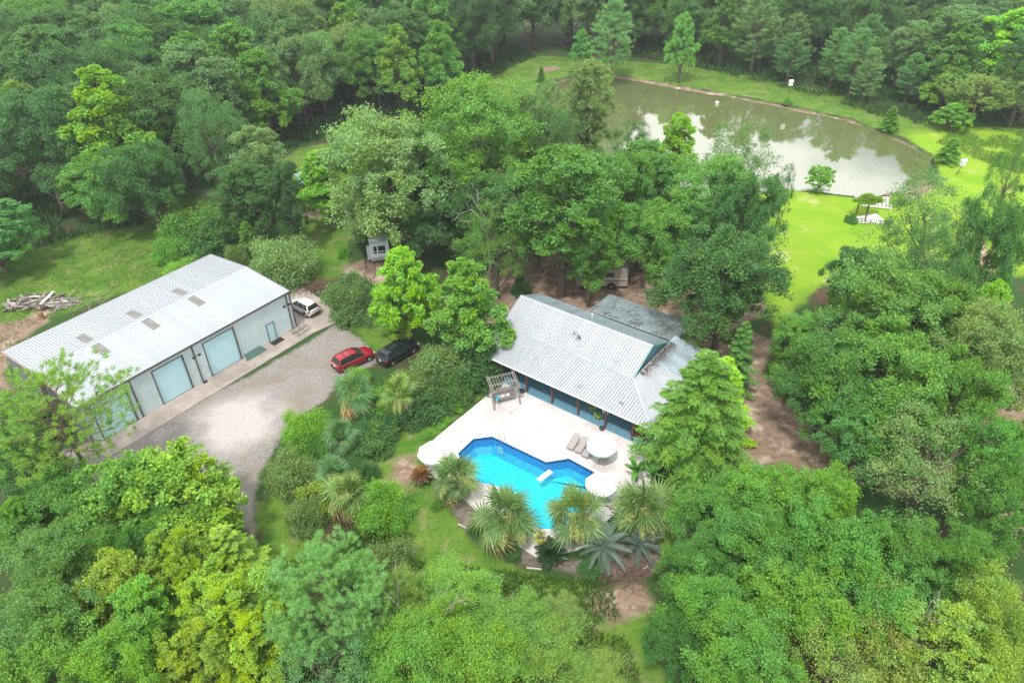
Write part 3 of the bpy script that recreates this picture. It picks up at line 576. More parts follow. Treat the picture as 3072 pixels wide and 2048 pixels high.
# ------------------------------------------------------------------ porch furniture
def chair(name, label, p, rz, mat, group=None):
    t = thing(name, label, 'chair', p, rz, group)
    for i in range(4): b = MB(); b.box((0, -.22 + i * .14, .40 - i * .015), (.52, .11, .03)); b.build('seat_slat', mat, t)
    for i in range(5): b = MB(); b.beam((-.2 + i * .1, .24, .36), (-.2 + i * .115 - .03, .48, .98), .08, .025); b.build('back_slat', mat, t)
    for x in (-.27, .27):
        for y in (-.25, .26): b = MB(); b.beam((x, y, 0), (x, y, .55), .06); b.build('leg', mat, t)
        b = MB(); b.box((x, 0, .58), (.1, .64, .03)); b.build('armrest', mat, t)
    return t
ZD = .165
chair('porch_chair', 'lime green slatted chair on the porch just left of the potted post', Hh(-27.0, -47.95, ZD), HA + math.pi - .4, LIME)
chair('porch_chair', 'lime green slatted chair further back on the porch, half hidden under the eave', Hh(-28.2, -48.75, ZD), HA + math.pi - .9, LIME)
t = thing('picnic_table', 'dark red wooden picnic table at the right end of the porch', 'table', Hh(-22.6, -48.6, ZD), HA)
for i in range(5): b = MB(); b.box((0, -.34 + i * .17, .74), (1.8, .15, .04)); b.build('table_board', WOOD_RED, t)
for x in (-.7, .7): b = MB(); b.beam((x, -.55, 0), (x, .3, .72), .08, .05); b.beam((x + .01, .55, 0), (x + .01, -.3, .72), .08, .05); b.build('leg', WOOD_RED, t)
for wv_, lb in ((-47.85, 'dark red bench between the picnic table and the porch edge'), (-49.4, 'dark red bench on the house side of the picnic table')):
    t = thing('bench', lb, 'bench', Hh(-22.6, wv_, ZD), HA)
    for i in range(2): b = MB(); b.box((0, -.09 + i * .18, .44), (1.7, .16, .04)); b.build('seat_board', WOOD_RED, t)
    for x in (-.65, .65): b = MB(); b.box((x, 0, .21), (.08, .3, .42)); b.build('leg', WOOD_RED, t)
b = MB(); b.box(Hh(-26.9, -49.3, ZD + .5), (.7, .6, 1.0), rot=HA); simple('porch_cabinet', 'white cabinet against the wall behind the lime green chairs', 'cabinet', b, WHITE)
def lathe(b, prof, c, n=12): b.loft([[(c[0] + r * math.cos(2 * math.pi * k / n), c[1] + r * math.sin(2 * math.pi * k / n), c[2] + z) for k in range(n)] for r, z in prof])
POT = M('dark_pot', (.06, .05, .05), .5)
for (p, lb) in ((Hh(-35.6, -47.0, .08), 'dark flower pot at the foot of the post beside the swing'), (Hh(-26.0, -46.9, .08), 'dark round pot at the foot of the porch post nearest the loungers')):
    b = MB(); lathe(b, [(.14, 0), (.24, .12), (.28, .3), (.24, .36), (.20, .33)], p); simple('flower_pot', lb, 'pot', b, POT, smooth=True)
b = MB(); b.box(Hh(-40.2, -46.6, .55), (1.3, .9, 1.0), rot=HA); b.box(Hh(-40.2, -46.6, 1.08), (1.4, 1.0, .06), rot=HA + .05); simple('covered_grill', 'teal cover over a grill at the left end of the porch', 'grill', b, TEAL)

# ------------------------------------------------------------------ swing
sw = thing('garden_swing', 'grey wooden swing under a slatted pergola roof at the corner of the terrace', 'swing', G(1158, 925, .08), 0)
a0 = G(1483 / SC, 1229 / SC, .08); a1 = G(1560 / SC, 1210 / SC, .08); ax = (a1 - a0); wS = ax.length; ax.normalize(); ay = Vector((-ax.y, ax.x, 0))
sw.scale = (1, 1.15, 1.15); sw.location = (a0 + a1) / 2 + ay * 1.05; sw.rotation_euler = (0, 0, math.atan2(ax.y, ax.x)); hw = wS / 2
for x in (-hw, hw):
    for dx in (-.05, .05):
        b = MB(); b.beam((x + dx, -1.0, 0), (x + dx, .15, 1.95), .05, .1); b.build('leg', WOOD_GREY, sw); b = MB(); b.beam((x + dx, 1.0, 0), (x + dx, -.15, 1.95), .05, .1); b.build('leg', WOOD_GREY, sw)
        b = MB(); b.beam((x + dx * 1.6, -.95, 1.75), (x + dx * 1.6, .95, 2.35), .05, .09); b.build('rafter', WOOD_GREY, sw)
for y in (-.75, .75): b = MB(); b.beam((-hw - .1, y, 2.02 + y * .3), (hw + .1, y, 2.02 + y * .3), .06, .1); b.build('roof_rail', WOOD_GREY, sw)
for i in range(9): x = -hw + .18 + i * (2 * hw - .36) / 8; b = MB(); b.beam((x, -.85, 1.83), (x, .85, 2.34), .05, .05); b.build('roof_slat', WOOD_GREY, sw)
b = MB(); b.beam((-hw - .1, 0, 1.97), (hw + .1, 0, 1.97), .1, .12); b.build('top_beam', WOOD_GREY, sw)
for i in range(5): b = MB(); b.box((0, -.32 + i * .13, .48), (2 * hw - .5, .11, .03)); b.build('seat_slat', WOOD_GREY, sw)
for i in range(4): b = MB(); b.box((0, .3 + i * .03, .58 + i * .13), (2 * hw - .5, .03, .11)); b.build('back_slat', WOOD_GREY, sw)
for x in (-hw + .2, hw - .2):
    for y in (-.3, .35): b = MB(); b.tube([(x, y, .46), (x, 0, 1.95)], .012, 5); b.build('chain', DARK, sw)
    b = MB(); b.box((x, -.02, .72), (.08, .7, .04)); b.build('armrest', WOOD_GREY, sw)
def pillow(name, label, loc, rz, mat, s=(.45, .42, .16), tilt=.6):
    b = MB(); q = []
    for z, f in ((-.5, .8), (-.2, 1), (.2, 1), (.5, .8)):
        q.append([(f * s[0] / 2 * math.copysign(abs(math.cos(a)) ** .5, math.cos(a)), f * s[1] / 2 * math.copysign(abs(math.sin(a)) ** .5, math.sin(a)), z * s[2]) for a in [2 * math.pi * k / 16 for k in range(16)]])
    b.loft(q); o = b.build(name, mat, smooth=True); o.location = loc; o.rotation_euler = (tilt, 0, rz); return tag(o, label, 'cushion')
cx = lambda x, y, z: sw.location + ax * x + ay * y + Vector((0, 0, z))
FAB = M('striped_fabric', (.72, .70, .70), .8, col2=(.45, .40, .44), scale=6); rz = sw.rotation_euler[2]
pillow('cushion', 'white patterned cushion in the middle of the swing seat', cx(-.1, -.02, .60), rz, FAB)
pillow('cushion', 'white patterned cushion at the right end of the swing seat', cx(.45, 0, .60), rz + .2, FAB)
pillow('cushion', 'white patterned cushion at the left of the swing seat', cx(-.6, -.05, .60), rz - .2, FAB)
pillow('cushion', 'bright blue cushion hung at the left front of the swing', cx(-.85, -.5, .95), rz, M('blue_fabric', (.03, .38, .55), .8), tilt=1.0)
b = MB(); b.beam(cx(-.95, -.7, 1.0), cx(-1.25, -1.9, .05), .03); simple('white_pole', 'thin white pole leaning from the swing down to the terrace', 'pole', b, WHITE)

# ------------------------------------------------------------------ umbrellas and loungers
CAN = M('white_canopy', (.80, .80, .80), .7, var=.06, objvar=.05); CANT = M('mint_scallop', (.46, .74, .70), .7, var=.15); SLING = M('grey_sling', (.36, .33, .32), .7, var=.2, scale=8); FRAME = M('grey_frame', (.30, .28, .27), .4)
def umbrella(label, base, r, h, tiltx=0.0, tilty=0.0):
    t = thing('parasol', label, 'umbrella', base)
    b = MB(); b.tube([(0, 0, 0), (0, 0, h + .08)], .025, 8); b.build('pole', FRAME, t); b = MB(); lathe(b, [(.26, 0), (.26, .06), (.06, .1), (.04, .3)], (0, 0, 0)); b.build('base', FRAME, t)
    top = Vector((0, 0, h)); N8 = 8
    for k in range(N8):
        g = MB(); a0_, a1_ = 2 * math.pi * k / N8, 2 * math.pi * (k + 1) / N8; vs = []; S = 6
        for i in range(S + 1):
            f = i / S; zz = h - .55 * f ** 1.35
            for j in range(5):
                a = a0_ + (a1_ - a0_) * j / 4; sag = 1 - .055 * f * math.sin(math.pi * j / 4); vs.append((r * f * sag * math.cos(a), r * f * sag * math.sin(a), zz - .05 * f * math.sin(math.pi * j / 4)))
        g.add(vs, [(i * 5 + j, i * 5 + j + 1, (i + 1) * 5 + j + 1, (i + 1) * 5 + j) for i in range(S) for j in range(4)]); pn = g.build('canopy_panel', CAN, t, smooth=True)
        v = MB(); st = S * 5; e = [Vector(vs[st + j]) for j in range(5)]
        lo = [e[j] * 1.0 + Vector((0, 0, -.16 - (.04 if j in (1, 3) else 0))) for j in range(5)]; v.add([q * 1 for q in e] + lo, [(j, j + 1, 6 + j, 5 + j) for j in range(4)]); v.build('scallop', CANT, pn)
        rb = MB(); rb.beam((0, 0, h - .03), (r * .97 * math.cos(a0_), r * .97 * math.sin(a0_), h - .57), .02); rb.build('rib', FRAME, t)
    f = MB(); lathe(f, [(.01, h - .02), (.05, h + .03), (.05, h + .1), (.01, h + .14)], (0, 0, 0), 8); f.build('finial', DARK, t)
    t.rotation_euler = (tiltx, tilty, .3)
    return t
umbrella('white parasol with a mint scalloped edge shading two loungers, nearest the porch', G(1803 / SC, 1381 / SC, .07), 1.42, 2.45)
umbrella('white parasol at the left corner of the terrace beside the grass', G(1308 / SC, 1400 / SC, .07), 1.55, 2.45)
umbrella('white parasol at the right hand end of the pool, half hidden behind palm fronds', G(1801 / SC, 1497 / SC, .07), 1.42, 2.45)
def lounger(label, p, rz, group='loungers on the terrace'):
    t = thing('sun_lounger', label, 'lounger', p, rz, group)
    b = MB(); b.slab([(-.30, -.95, .33), (.30, -.95, .33), (.30, .25, .33), (-.30, .25, .33)], .025); b.build('seat', SLING, t)
    b = MB(); b.slab([(-.30, .25, .33), (.30, .25, .33), (.28, .82, .78), (-.28, .82, .78)], .025); b.build('backrest', SLING, t)
    for x in (-.33, .33):
        b = MB(); b.tube([(x, -.98, .32), (x, .26, .32), (x, .86, .80)], .022, 6); b.build('frame_rail', FRAME, t)
        for y in (-.8, .15): b = MB(); b.tube([(x, y, .32), (x * 1.05, y - .04, 0)], .02, 6); b.build('leg', FRAME, t)
        b = MB(); b.tube([(x, -.12, .33), (x * 1.1, -.05, .56), (x * 1.1, .34, .56), (x, .42, .45)], .02, 6); b.build('armrest', FRAME, t)
    b = MB(); b.tube([(-.33, -.98, .32), (.33, -.98, .32)], .022, 6); b.build('foot_rail', FRAME, t)
    return t
ang = math.atan2(HW.y, HW.x)
def lpos(x, y): return G(x / SC, y / SC, .07)
lounger('grey sling lounger furthest from the parasol, first from the pool ladder side', lpos(1721, 1333), ang + math.pi / 2 + .15)
lounger('grey sling lounger second from the pool ladder side, its back touching the parasol shade', lpos(1745, 1343), ang + math.pi / 2 + .12)
lounger('grey sling lounger with only its head under the parasol, third from the ladder side', lpos(1768, 1357), ang + math.pi / 2 + .05)
lounger('grey sling lounger wholly in the shade of the parasol, turned to the right', lpos(1808, 1375), ang + math.pi / 2 + .45)
lounger('grey sling lounger peeping out behind the palms at the right end of the pool', lpos(1815, 1508), ang + math.pi / 2 + 1.4)
a, c = G(1653 / SC, 1411 / SC, -.05), G(1615 / SC, 1440 / SC, -.05); d = (c - a); pp = Vector((-d.y, d.x, 0)).normalized() * .26
b = MB(); b.slab([a + pp, a - pp, c - pp, c + pp], .06); simple('pool_float', 'pale rectangular float lying on the pool water', 'float', b, M('float_foam', (.55, .82, .80), .5, var=.1))
for (x, y) in ((1342, 1303), (1372, 1325)):
    b = MB(); a = lpos(x, y); e = HU * .5
    b.tube([a, a + Vector((0, 0, .5)) + e * .2, a + e * .7 + Vector((0, 0, .62)), a + e * 1.2 + Vector((0, 0, .45)), a + e * 1.3], .022, 6)
    simple('garden_hoop', 'thin metal hoop rail on the terrace, %s' % ('the one further from the pool' if x < 1350 else 'the one closer to the pool'), 'rail', b, CHROME, smooth=True)

# ------------------------------------------------------------------ vehicles
GLASS = M('car_glass', (.02, .03, .035), .06, var=0, spec=.8); TLIGHT = M('tail_lamp', (.35, .01, .015), .2, var=.1); RIM = M('wheel_rim', (.45, .46, .47), .25, metal=.8, var=.1)
def carpaint(name, col, metal=.2):
    m, nt, bs, N, L = nodes(name); bs.inputs['Base Color'].default_value = (*col, 1); bs.inputs['Metallic'].default_value = metal; bs.inputs['Roughness'].default_value = .32; bs.inputs['Coat Weight'].default_value = .8; bs.inputs['Coat Roughness'].default_value = .05
    return m
def suv(label, p, rz, paint, L_=4.7, W=1.86, H_=1.68, rails=True, sunroof=False):
    t = thing('parked_car', label, 'car', p, rz); k = L_ / 4.7; w = W / 2
    S = [(-2.34, .80, .42, .78), (-2.28, .91, .36, .98), (-2.05, .97, .30, 1.06), (-1.2, 1, .27, 1.07), (0, 1, .26, 1.05), (.95, 1, .26, 1.04), (1.35, .985, .27, 1.01), (1.95, .95, .30, .93), (2.2, .88, .34, .82), (2.33, .74, .42, .66)]
    b = MB(); b.loft([[(x * k, -w * f * .90, z0), (x * k, -w * f, z0 + .16), (x * k, -w * f, z1 * .72), (x * k, -w * f * .955, z1 - .05), (x * k, -w * f * .86, z1), (x * k, 0, z1 + .025), (x * k, w * f * .86, z1), (x * k, w * f * .955, z1 - .05), (x * k, w * f, z1 * .72), (x * k, w * f, z0 + .16), (x * k, w * f * .90, z0)] for x, f, z0, z1 in S])
    b.build('body', paint, t, smooth=True)
    z1, z2 = 1.05, H_; B = (-2.16 * k, 1.12 * k, w * .93); T = (-1.82 * k, .22 * k, w * .70)
    # greenhouse in glass with painted roof and pillars proud of it
    b = MB(); b.add([(B[0], -B[2], z1), (B[1], -B[2], z1 - .02), (B[1], B[2], z1 - .02), (B[0], B[2], z1), (T[0], -T[2], z2 - .05), (T[1], -T[2], z2 - .05), (T[1], T[2], z2 - .05), (T[0], T[2], z2 - .05)], [(0, 1, 5, 4), (2, 3, 7, 6)]); b.build('side_window', GLASS, t)
    b = MB(); b.add([(B[1], -B[2], z1 - .02), (B[1], B[2], z1 - .02), (T[1], T[2], z2 - .05), (T[1], -T[2], z2 - .05)], [(0, 1, 2, 3)]); b.build('windshield', GLASS, t)
    b = MB(); b.add([(B[0], -B[2], z1), (B[0], B[2], z1), (T[0], T[2], z2 - .05), (T[0], -T[2], z2 - .05)], [(3, 2, 1, 0)]); b.build('rear_window', GLASS, t)
    b = MB(); q = []
    for x, f, z in ((T[0] - .14, .80, -.075), (T[0] - .02, .97, -.03), (-1.0 * k, 1.04, .0), (-.2 * k, 1.03, .0), (T[1], .97, -.035), (T[1] + .08, .9, -.075)):
        q.append([(x, -T[2] * f, z2 + z - .03), (x, -T[2] * f * .9, z2 + z + .005), (x, 0, z2 + z + .03), (x, T[2] * f * .9, z2 + z + .005), (x, T[2] * f, z2 + z - .03), (x, 0, z2 + z - .04)])
    b.loft(q); b.build('roof', paint, t, smooth=True)
    lerp = lambda s_, fx, fz: None
    for sgn in (-1, 1):
        for xb, xt, wd in ((B[0] + .02, T[0] + .02, .16), (-1.15 * k, -1.12 * k, .06), (-.12 * k, -.18 * k, .07), (B[1] - .0, T[1] - .0, .07)):
            b = MB(); b.beam((xb, sgn * (B[2] + .004), z1 - .02), (xt, sgn * (T[2] + .004), z2 - .06), wd if wd > .1 else .03, .03 if wd > .1 else wd); b.build('pillar', paint, t)
        if rails: b = MB(); b.tube([(-1.5 * k, sgn * (T[2] - .02), z2 + .0), (-1.4 * k, sgn * (T[2] - .02), z2 + .06), (-.1 * k, sgn * (T[2] - .02), z2 + .06), (.02 * k, sgn * (T[2] - .02), z2)], .018, 6); b.build('roof_rail', DARK if rails == 1 else CHROME, t)
        b = MB(); b.box((.78 * k, sgn * (w + .08), 1.08), (.12, .2, .14)); b.build('wing_mirror', paint, t)
        b = MB(); b.beam((B[0] + .35, sgn * (B[2] + .012), z1 + .015), (B[1] - .2, sgn * (B[2] + .012), z1 - .0), .02, .035); b.build('window_trim', CHROME, t)
        for x in (-.85, .25): b = MB(); b.box((x * k, sgn * (w + .01), .88), (.2, .03, .035)); b.build('door_handle', paint, t)
        for x in (-1.05, -.02, .95): b = MB(); b.beam((x * k, sgn * (w + .001), .35), (x * k, sgn * (w - .0), .95), .012, .015); b.build('door_gap', DARK, t)
        b = MB(); b.box((-2.18 * k, sgn * w * .84, .93), (.22, .26, .2)); b.build('tail_lamp', TLIGHT, t)
        b = MB(); b.box((2.12 * k, sgn * w * .74, .76), (.28, .3, .13)); b.build('headlight', M('lamp_glass', (.6, .62, .65), .1, var=.1), t)
        b = MB(); b.beam((-1.1 * k, sgn * (w - .01), .34), (1.1 * k, sgn * (w - .01), .34), .05, .12); b.build('sill', DARK, t)
        for x in (-1.42, 1.42):
            c = (x * k, sgn * (w - .0), .36)
            b = MB(); b.tube([(c[0], sgn * (w - .25), .38), (c[0], sgn * (w + .004), .38)], .43, 20); b.build('wheel_arch', DARK, t)
            b = MB(); b.tube([(c[0], sgn * (w - .24), .35), (c[0], sgn * (w - .03), .35), (c[0], sgn * (w + .02), .35)], [.35, .35, .32], 20); wh = b.build('tyre', RUBBER, t)
            b = MB(); b.tube([(c[0], sgn * (w - .1), .35), (c[0], sgn * (w + .028), .35)], .235, 16)
            for s5 in range(5): a = s5 * 2 * math.pi / 5; b.beam((c[0], sgn * (w + .03), .35), (c[0] + .22 * math.cos(a), sgn * (w + .03), .35 + .22 * math.sin(a)), .06, .02)
            b.build('rim', RIM, wh)
    b = MB(); b.box((-2.33 * k, 0, .45), (.14, W * .82, .22)); b.build('rear_bumper', DARK, t)
    b = MB(); b.box((-2.375 * k, 0, .82), (.03, .32, .17)); b.build('number_plate', WHITE, t)
    b = MB(); b.box((-2.36 * k, 0, .98), (.04, W * .6, .04)); b.build('chrome_strip', CHROME, t)
    b = MB(); b.box((2.3 * k, 0, .6), (.1, 1.1, .2)); b.build('grille', DARK, t)
    if sunroof: b = MB(); b.slab([(-1.3 * k, -.42, z2 + .032), (-.15 * k, -.42, z2 + .032), (-.15 * k, .42, z2 + .032), (-1.3 * k, .42, z2 + .032)], .008); b.build('sunroof', GLASS, t)
    if rails == 1:
        for x in (-1.15, -.4): b = MB(); b.beam((x * k, -T[2], z2 + .07), (x * k, T[2], z2 + .07), .05, .02); b.build('roof_bar', DARK, t)
    return t
def heading(ax_, ay_, bx, by, z=0): d = G(bx / SC, by / SC, z) - G(ax_ / SC, ay_ / SC, z); return math.atan2(d.y, d.x)
rc = (G(1012 / SC, 1106 / SC, .3) + G(1112 / SC, 1066 / SC, .3)) / 2
suv('red SUV with black roof bars parked on the gravel, its back to the camera', Vector((rc.x - .05, rc.y + .25, 0)), heading(1030, 1110, 1121, 1068, .3), carpaint('red_paint', (.33, .004, .02)))
dc = G(1196 / SC, 1068 / SC, 0)
suv('dark navy SUV parked on the grass at the edge of the shrubs', Vector((dc.x, dc.y, 0)), heading(1175, 1092, 1262, 1040, .3), carpaint('navy_paint', (.010, .012, .022)), L_=4.95, W=1.95, rails=2, sunroof=True)
wc = (G(917.4 / SC, 946 / SC, .3) + G(875.3 / SC, 923.8 / SC, .3)) / 2; wh_ = heading(917.4, 946, 875.3, 923.8, .3)
suv('silver white compact SUV parked on the concrete beside the shed', Vector((wc.x + math.cos(wh_ - math.pi / 2) * .8, wc.y + math.sin(wh_ - math.pi / 2) * .8, .06)), wh_, carpaint('pearl_paint', (.62, .60, .57), .1), L_=4.52, W=1.84, rails=False)

# camper: the white front of a travel trailer under the trees
WSID = M('camper_siding', (.55, .62, .66), .45, var=.15, scale=2)
cmp_ = thing('travel_trailer', 'white travel trailer with dark front windows parked under the big trees', 'camper', (0, 0, 0)); 
cg = G(1118 / SC, 793 / SC, 0); cg2 = G(1172 / SC, 786 / SC, 0); cax = (cg2 - cg); cax.normalize(); cpos = (cg + cg2) / 2; cmp_.location = cpos; cmp_.rotation_euler = (0, 0, math.atan2(cax.y, cax.x))
W_ = 1.22
prof = [(0, .45), (-.25, 1.1), (-.05, 1.5), (.35, 2.55), (.7, 2.75), (6.2, 2.75), (6.4, 2.5), (6.4, .45)]
b = MB(); b.loft([[(x, y, z) for y, z in prof] for x in (-W_, W_)]); b.build('body', WSID, cmp_)
for x in (-W_ - .0, W_ + .0): b = MB(); b.tube([(x, y, z) for y, z in prof[:6]], .05, 6); b.build('edge_trim', WHITE, cmp_)
def wpane(x0_, x1_, f0, f1, par):
    b = MB(); y = lambda f: -.05 + .4 * f - .035; z = lambda f: 1.5 + 1.05 * f
    b.slab([(x0_, y(f0), z(f0)), (x1_, y(f0), z(f0)), (x1_, y(f1), z(f1)), (x0_, y(f1), z(f1))], .03); return b.build('pane', GLASS, par)
b = MB(); fr2 = b
for (x0_, x1_) in ((-.85, -.82), (-.36, -.24), (.75, .82)): b.beam((x0_ / 2 + x1_ / 2, -.08, 1.48), (x0_ / 2 + x1_ / 2, .33, 2.55), x1_ - x0_, .05)
for f in (.0, .28, .95): b.beam((-.86, -.07 + .4 * f, 1.5 + 1.05 * f), (.84, -.07 + .4 * f, 1.5 + 1.05 * f), .06, .05)
wf = fr2.build('window_frame', WHITE, cmp_)
for q in ((-.82, -.36, .32, .9), (-.24, .74, .32, .9), (-.82, -.36, .04, .24), (-.24, .22, .04, .24), (.28, .74, .04, .24)): wpane(*q, wf)
b = MB(); b.box((-W_ - .25, .9, 1.35), (.5, 1.3, 1.5)); b.build('side_box', WSID, cmp_)
for x in (-W_ + .1, W_ - .1):
    for y in (3.2, 4.1): b = MB(); b.tube([(x - .1, y, .36), (x + .1, y, .36)], .36, 16); b.build('wheel', RUBBER, cmp_)
b = MB(); b.beam((-.6, 0, .45), (0, -1.3, .45), .08); b.beam((.6, 0, .45), (0, -1.3, .45), .08); b.build('tow_bar', DARK, cmp_)
b = MB(); hp = [G(x, y, .05) for x, y in ((838, 590), (842, 618), (836, 635), (848, 645), (858, 640), (862, 625), (860, 600))]; b.tube(hp, .04, 6); simple('garden_hose', 'dark hose looped over the bare ground in front of the trailer', 'hose', b, DARK, smooth=True)
# old motorhome behind the house
MHB = M('motorhome_side', (.42, .38, .34), .5, var=.2, scale=2)
mh = thing('motorhome', 'beige motorhome with a brown stripe standing on the bare dirt behind the house', 'motorhome', (0, 0, 0)); q0 = G(1741 / SC, 868 / SC); q1 = G(1838 / SC, 868 / SC); dx_ = (q1 - q0).normalized(); mh.location = q0; mh.rotation_euler = (0, 0, math.atan2(dx_.y, dx_.x)); LL = (q1 - q0).length + 1.8
b = MB(); prof = [(-.3, .45), (-.6, .8), (.5, 1.15), (1.0, 1.9), (.3, 2.1), (.2, 2.7), (.5, 2.9), (LL, 2.9), (LL, .45)]; b.loft([[(x, y, z) for x, z in prof] for y in (.0, 2.2)]); b.build('body', MHB, mh)
for z in (1.28, 1.5): b = MB(); b.beam((1.0, -.015, z), (LL - .02, -.015, z), .02, .07); b.build('stripe', WOOD_RED if z < 1.4 else WHITE, mh)
for x in (.6, LL - 2.0):
    for y in (.02, 2.18):
        b = MB(); b.tube([(x, y - .12, .42), (x, y + .1, .42)], .56, 18); b.build('wheel_arch', DARK, mh); b = MB(); b.tube([(x, y - .15, .38), (x, y + .12, .38)], .38, 18); wq = b.build('tyre', RUBBER, mh); b = MB(); b.tube([(x, y - .18, .38), (x, y + .15, .38)], .2, 12); b.build('rim', RIM, wq)
for x in (2.0, 3.6): b = MB(); b.box((x, -.0, 2.1), (1.0, .05, .6)); b.build('window', GLASS, mh)
b = MB(); b.add([(.52, .1, 1.17), (.52, 2.1, 1.17), (1.0, 2.1, 1.88), (1.0, .1, 1.88)], [(0, 1, 2, 3)]); o = b.build('windshield', GLASS, mh); o.location = (-.03, 0, .02)
# small blue roofed shelter by the far lawn
bs_ = thing('blue_roof_shelter', 'low shelter with a pale blue roof behind the yellow-green tree', 'shelter', (0, 0, 0))
p0, p1 = G(690, 422, 2.3), G(775, 392, 2.3); e = (p1 - p0).normalized(); nrm = Vector((-e.y, e.x, 0)); BR = M('pale_blue_roof', (.34, .52, .62), .4, metal=.2, var=.25, objvar=.1); ln = (p1 - p0).length; nn = int(ln / .9)
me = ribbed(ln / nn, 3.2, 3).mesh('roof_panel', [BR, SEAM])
for i in range(nn): lay(me, 'roof_panel', bs_, p0 + e * (i * ln / nn), e, nrm + Vector((0, 0, .12)))
for i in range(4):
    for j in (.2, 3.0): q = p0 + e * (.3 + i * (ln - .6) / 3) + nrm * j; b = MB(); b.box((q.x, q.y, 1.15), (.14, .14, 2.3)); b.build('post', WOOD_GREY, bs_)
b = MB(); b.add([(*(p0 + nrm * 3)[:2], .0), (*(p1 + nrm * 3)[:2], 0), (*(p1 + nrm * 3)[:2], 2.4), (*(p0 + nrm * 3)[:2], 2.4)], [(0, 1, 2, 3)]); b.build('back_wall', WOOD_RED, bs_)

# ------------------------------------------------------------------ by the pond
dk = thing('pond_deck', 'white open slatted deck at the near edge of the pond', 'deck', (0, 0, 0))
q = [G(1965, 452, .15), G(2050, 455, .15), G(2046, 480, .15), G(1985, 474, .15)]
for i in range(9): f = i / 8; b = MB(); b.beam(q[0].lerp(q[1], f), q[3].lerp(q[2], f), .16, .07); b.build('joist', WHITE, dk)
for i in range(7): f = i / 6; b = MB(); b.beam(q[0].lerp(q[3], f) + Vector((0, 0, .08)), q[1].lerp(q[2], f) + Vector((0, 0, .08)), .16, .05); b.build('plank', WHITE, dk)
for i in range(4): b = MB(); b.box((q[i].x, q[i].y, -.2), (.16, .16, .9)); b.build('post', WHITE, dk)
pt = thing('white_patio', 'white patio floor beside the leafy arbour at the pond', 'patio', (0, 0, 0))
q = [G(1966, 498, .06), G(2012, 490, .06), G(2040, 512, .06), G(1968, 512, .06)]
for i in range(4):
    for j in range(3): 
        f = lambda a, c: q[0].lerp(q[1], a).lerp(q[3].lerp(q[2], a), c); b = MB(); b.slab([f(i / 4 + .006, j / 3 + .01), f((i + 1) / 4 - .006, j / 3 + .01), f((i + 1) / 4 - .006, (j + 1) / 3 - .01), f(i / 4 + .006, (j + 1) / 3 - .01)], .08); b.build('slab', WHITE, pt)
fn = thing('low_fence', 'low dark railing along the near side of the white patio', 'fence', (0, 0, 0))
p0, p1 = G(1966, 514), G(2042, 522)
for i in range(8): a = p0.lerp(p1, i / 7); b = MB(); b.box((a.x, a.y, .45), (.08, .08, .9)); b.build('post', WOOD_GREY, fn)
b = MB(); b.beam((p0.x, p0.y, .85), (p1.x, p1.y, .85), .07); b.beam((p0.x, p0.y, .45), (p1.x, p1.y, .45), .05); b.build('rail', WOOD_GREY, fn)
def birdhouse(label, x, y, h, tilt=0):
    p = G(x, y); t = thing('bird_house', label, 'bird house', p); b = MB(); b.tube([(0, 0, 0), (tilt, 0, h)], .05, 6); b.build('pole', DARK, t)
    for i in range(2):
        b = MB(); b.box((tilt, 0, h + .2 + i * .42), (.7, .6, .4)); hs_ = b.build('house_box', WHITE, t)
        for dx in (-.17, .17): b = MB(); b.box((tilt + dx, -.305, h + .2 + i * .42), (.1, .02, .1)); b.build('hole', DARK, hs_)
    b = MB(); b.add([(tilt - .42, -.36, h + .8), (tilt + .42, -.36, h + .8), (tilt + .42, .36, h + .8), (tilt - .42, .36, h + .8), (tilt - .42, 0, h + 1.1), (tilt + .42, 0, h + 1.1)], [(0, 1, 5, 4), (3, 2, 5, 4), (0, 4, 3), (1, 2, 5), (0, 1, 2, 3)]); b.build('roof', WHITE, t)
birdhouse('white bird house on a thin pole on the far bank of the pond', 1808, 236, 3.4)
birdhouse('white bird house on a leaning pole on the grass right of the pond', 2196, 402, 1.6, .5)
bu = G(1647, 238, -.45); b = MB(); lathe(b, [(.02, -.1), (.32, .0), (.42, .2), (.3, .42), (.05, .5)], bu, 12); simple('buoy', 'small white round buoy floating near the far bank', 'buoy', b, WHITE, smooth=True)

# ------------------------------------------------------------------ heaps and timbers
rr = random.Random(11)
dbp = thing('debris_pile', 'large heap of old planks, logs and scrap on the grass behind the shed', 'debris pile', G(85, 700), 0)
pal = [WOOD_GREY, WOOD_GREY, M('dark_scrap', (.10, .09, .085), .9, var=.4, objvar=.2), DEAD, M('scrap_brown', (.16, .09, .07), .85, var=.4, objvar=.2), M('scrap_white', (.62, .60, .60), .6, var=.2, objvar=.15), M('old_timber', (.34, .30, .25), .9, var=.3, objvar=.25)]
c0 = G(80, 692); 
for i in range(150):
    x = rr.uniform(-3.6, 4.2); y = rr.uniform(-2.0, 2.3) * (1 - abs(x) / 6.5); h_ = max(.06, .9 * (1 - (x / 4.4) ** 2) * (1 - (y / 2.6) ** 2)) * rr.uniform(.3, 1.15)
    ln = rr.uniform(.5, 2.4); a = rr.choice([.1, .3, 1.3, 2.6]) + rr.uniform(-.5, .5); d = Vector((math.cos(a), math.sin(a), rr.uniform(-.22, .22))) * ln / 2; c = Vector((x, y, h_)); b = MB(); m_ = rr.choice(pal)
    if rr.random() < .5: b.beam(c - d, c + d, rr.uniform(.1, .28), rr.uniform(.03, .07)); nm = 'plank'
    elif rr.random() < .8: b.tube([c - d, c + d * .1 + Vector((0, 0, .05)), c + d], [rr.uniform(.05, .13)] * 3, 6); nm = 'log'
    else: b.box(c, (rr.uniform(.3, .7), rr.uniform(.2, .5), rr.uniform(.1, .4)), rot=a); nm = 'scrap_block'
    b.build(nm, m_, dbp)
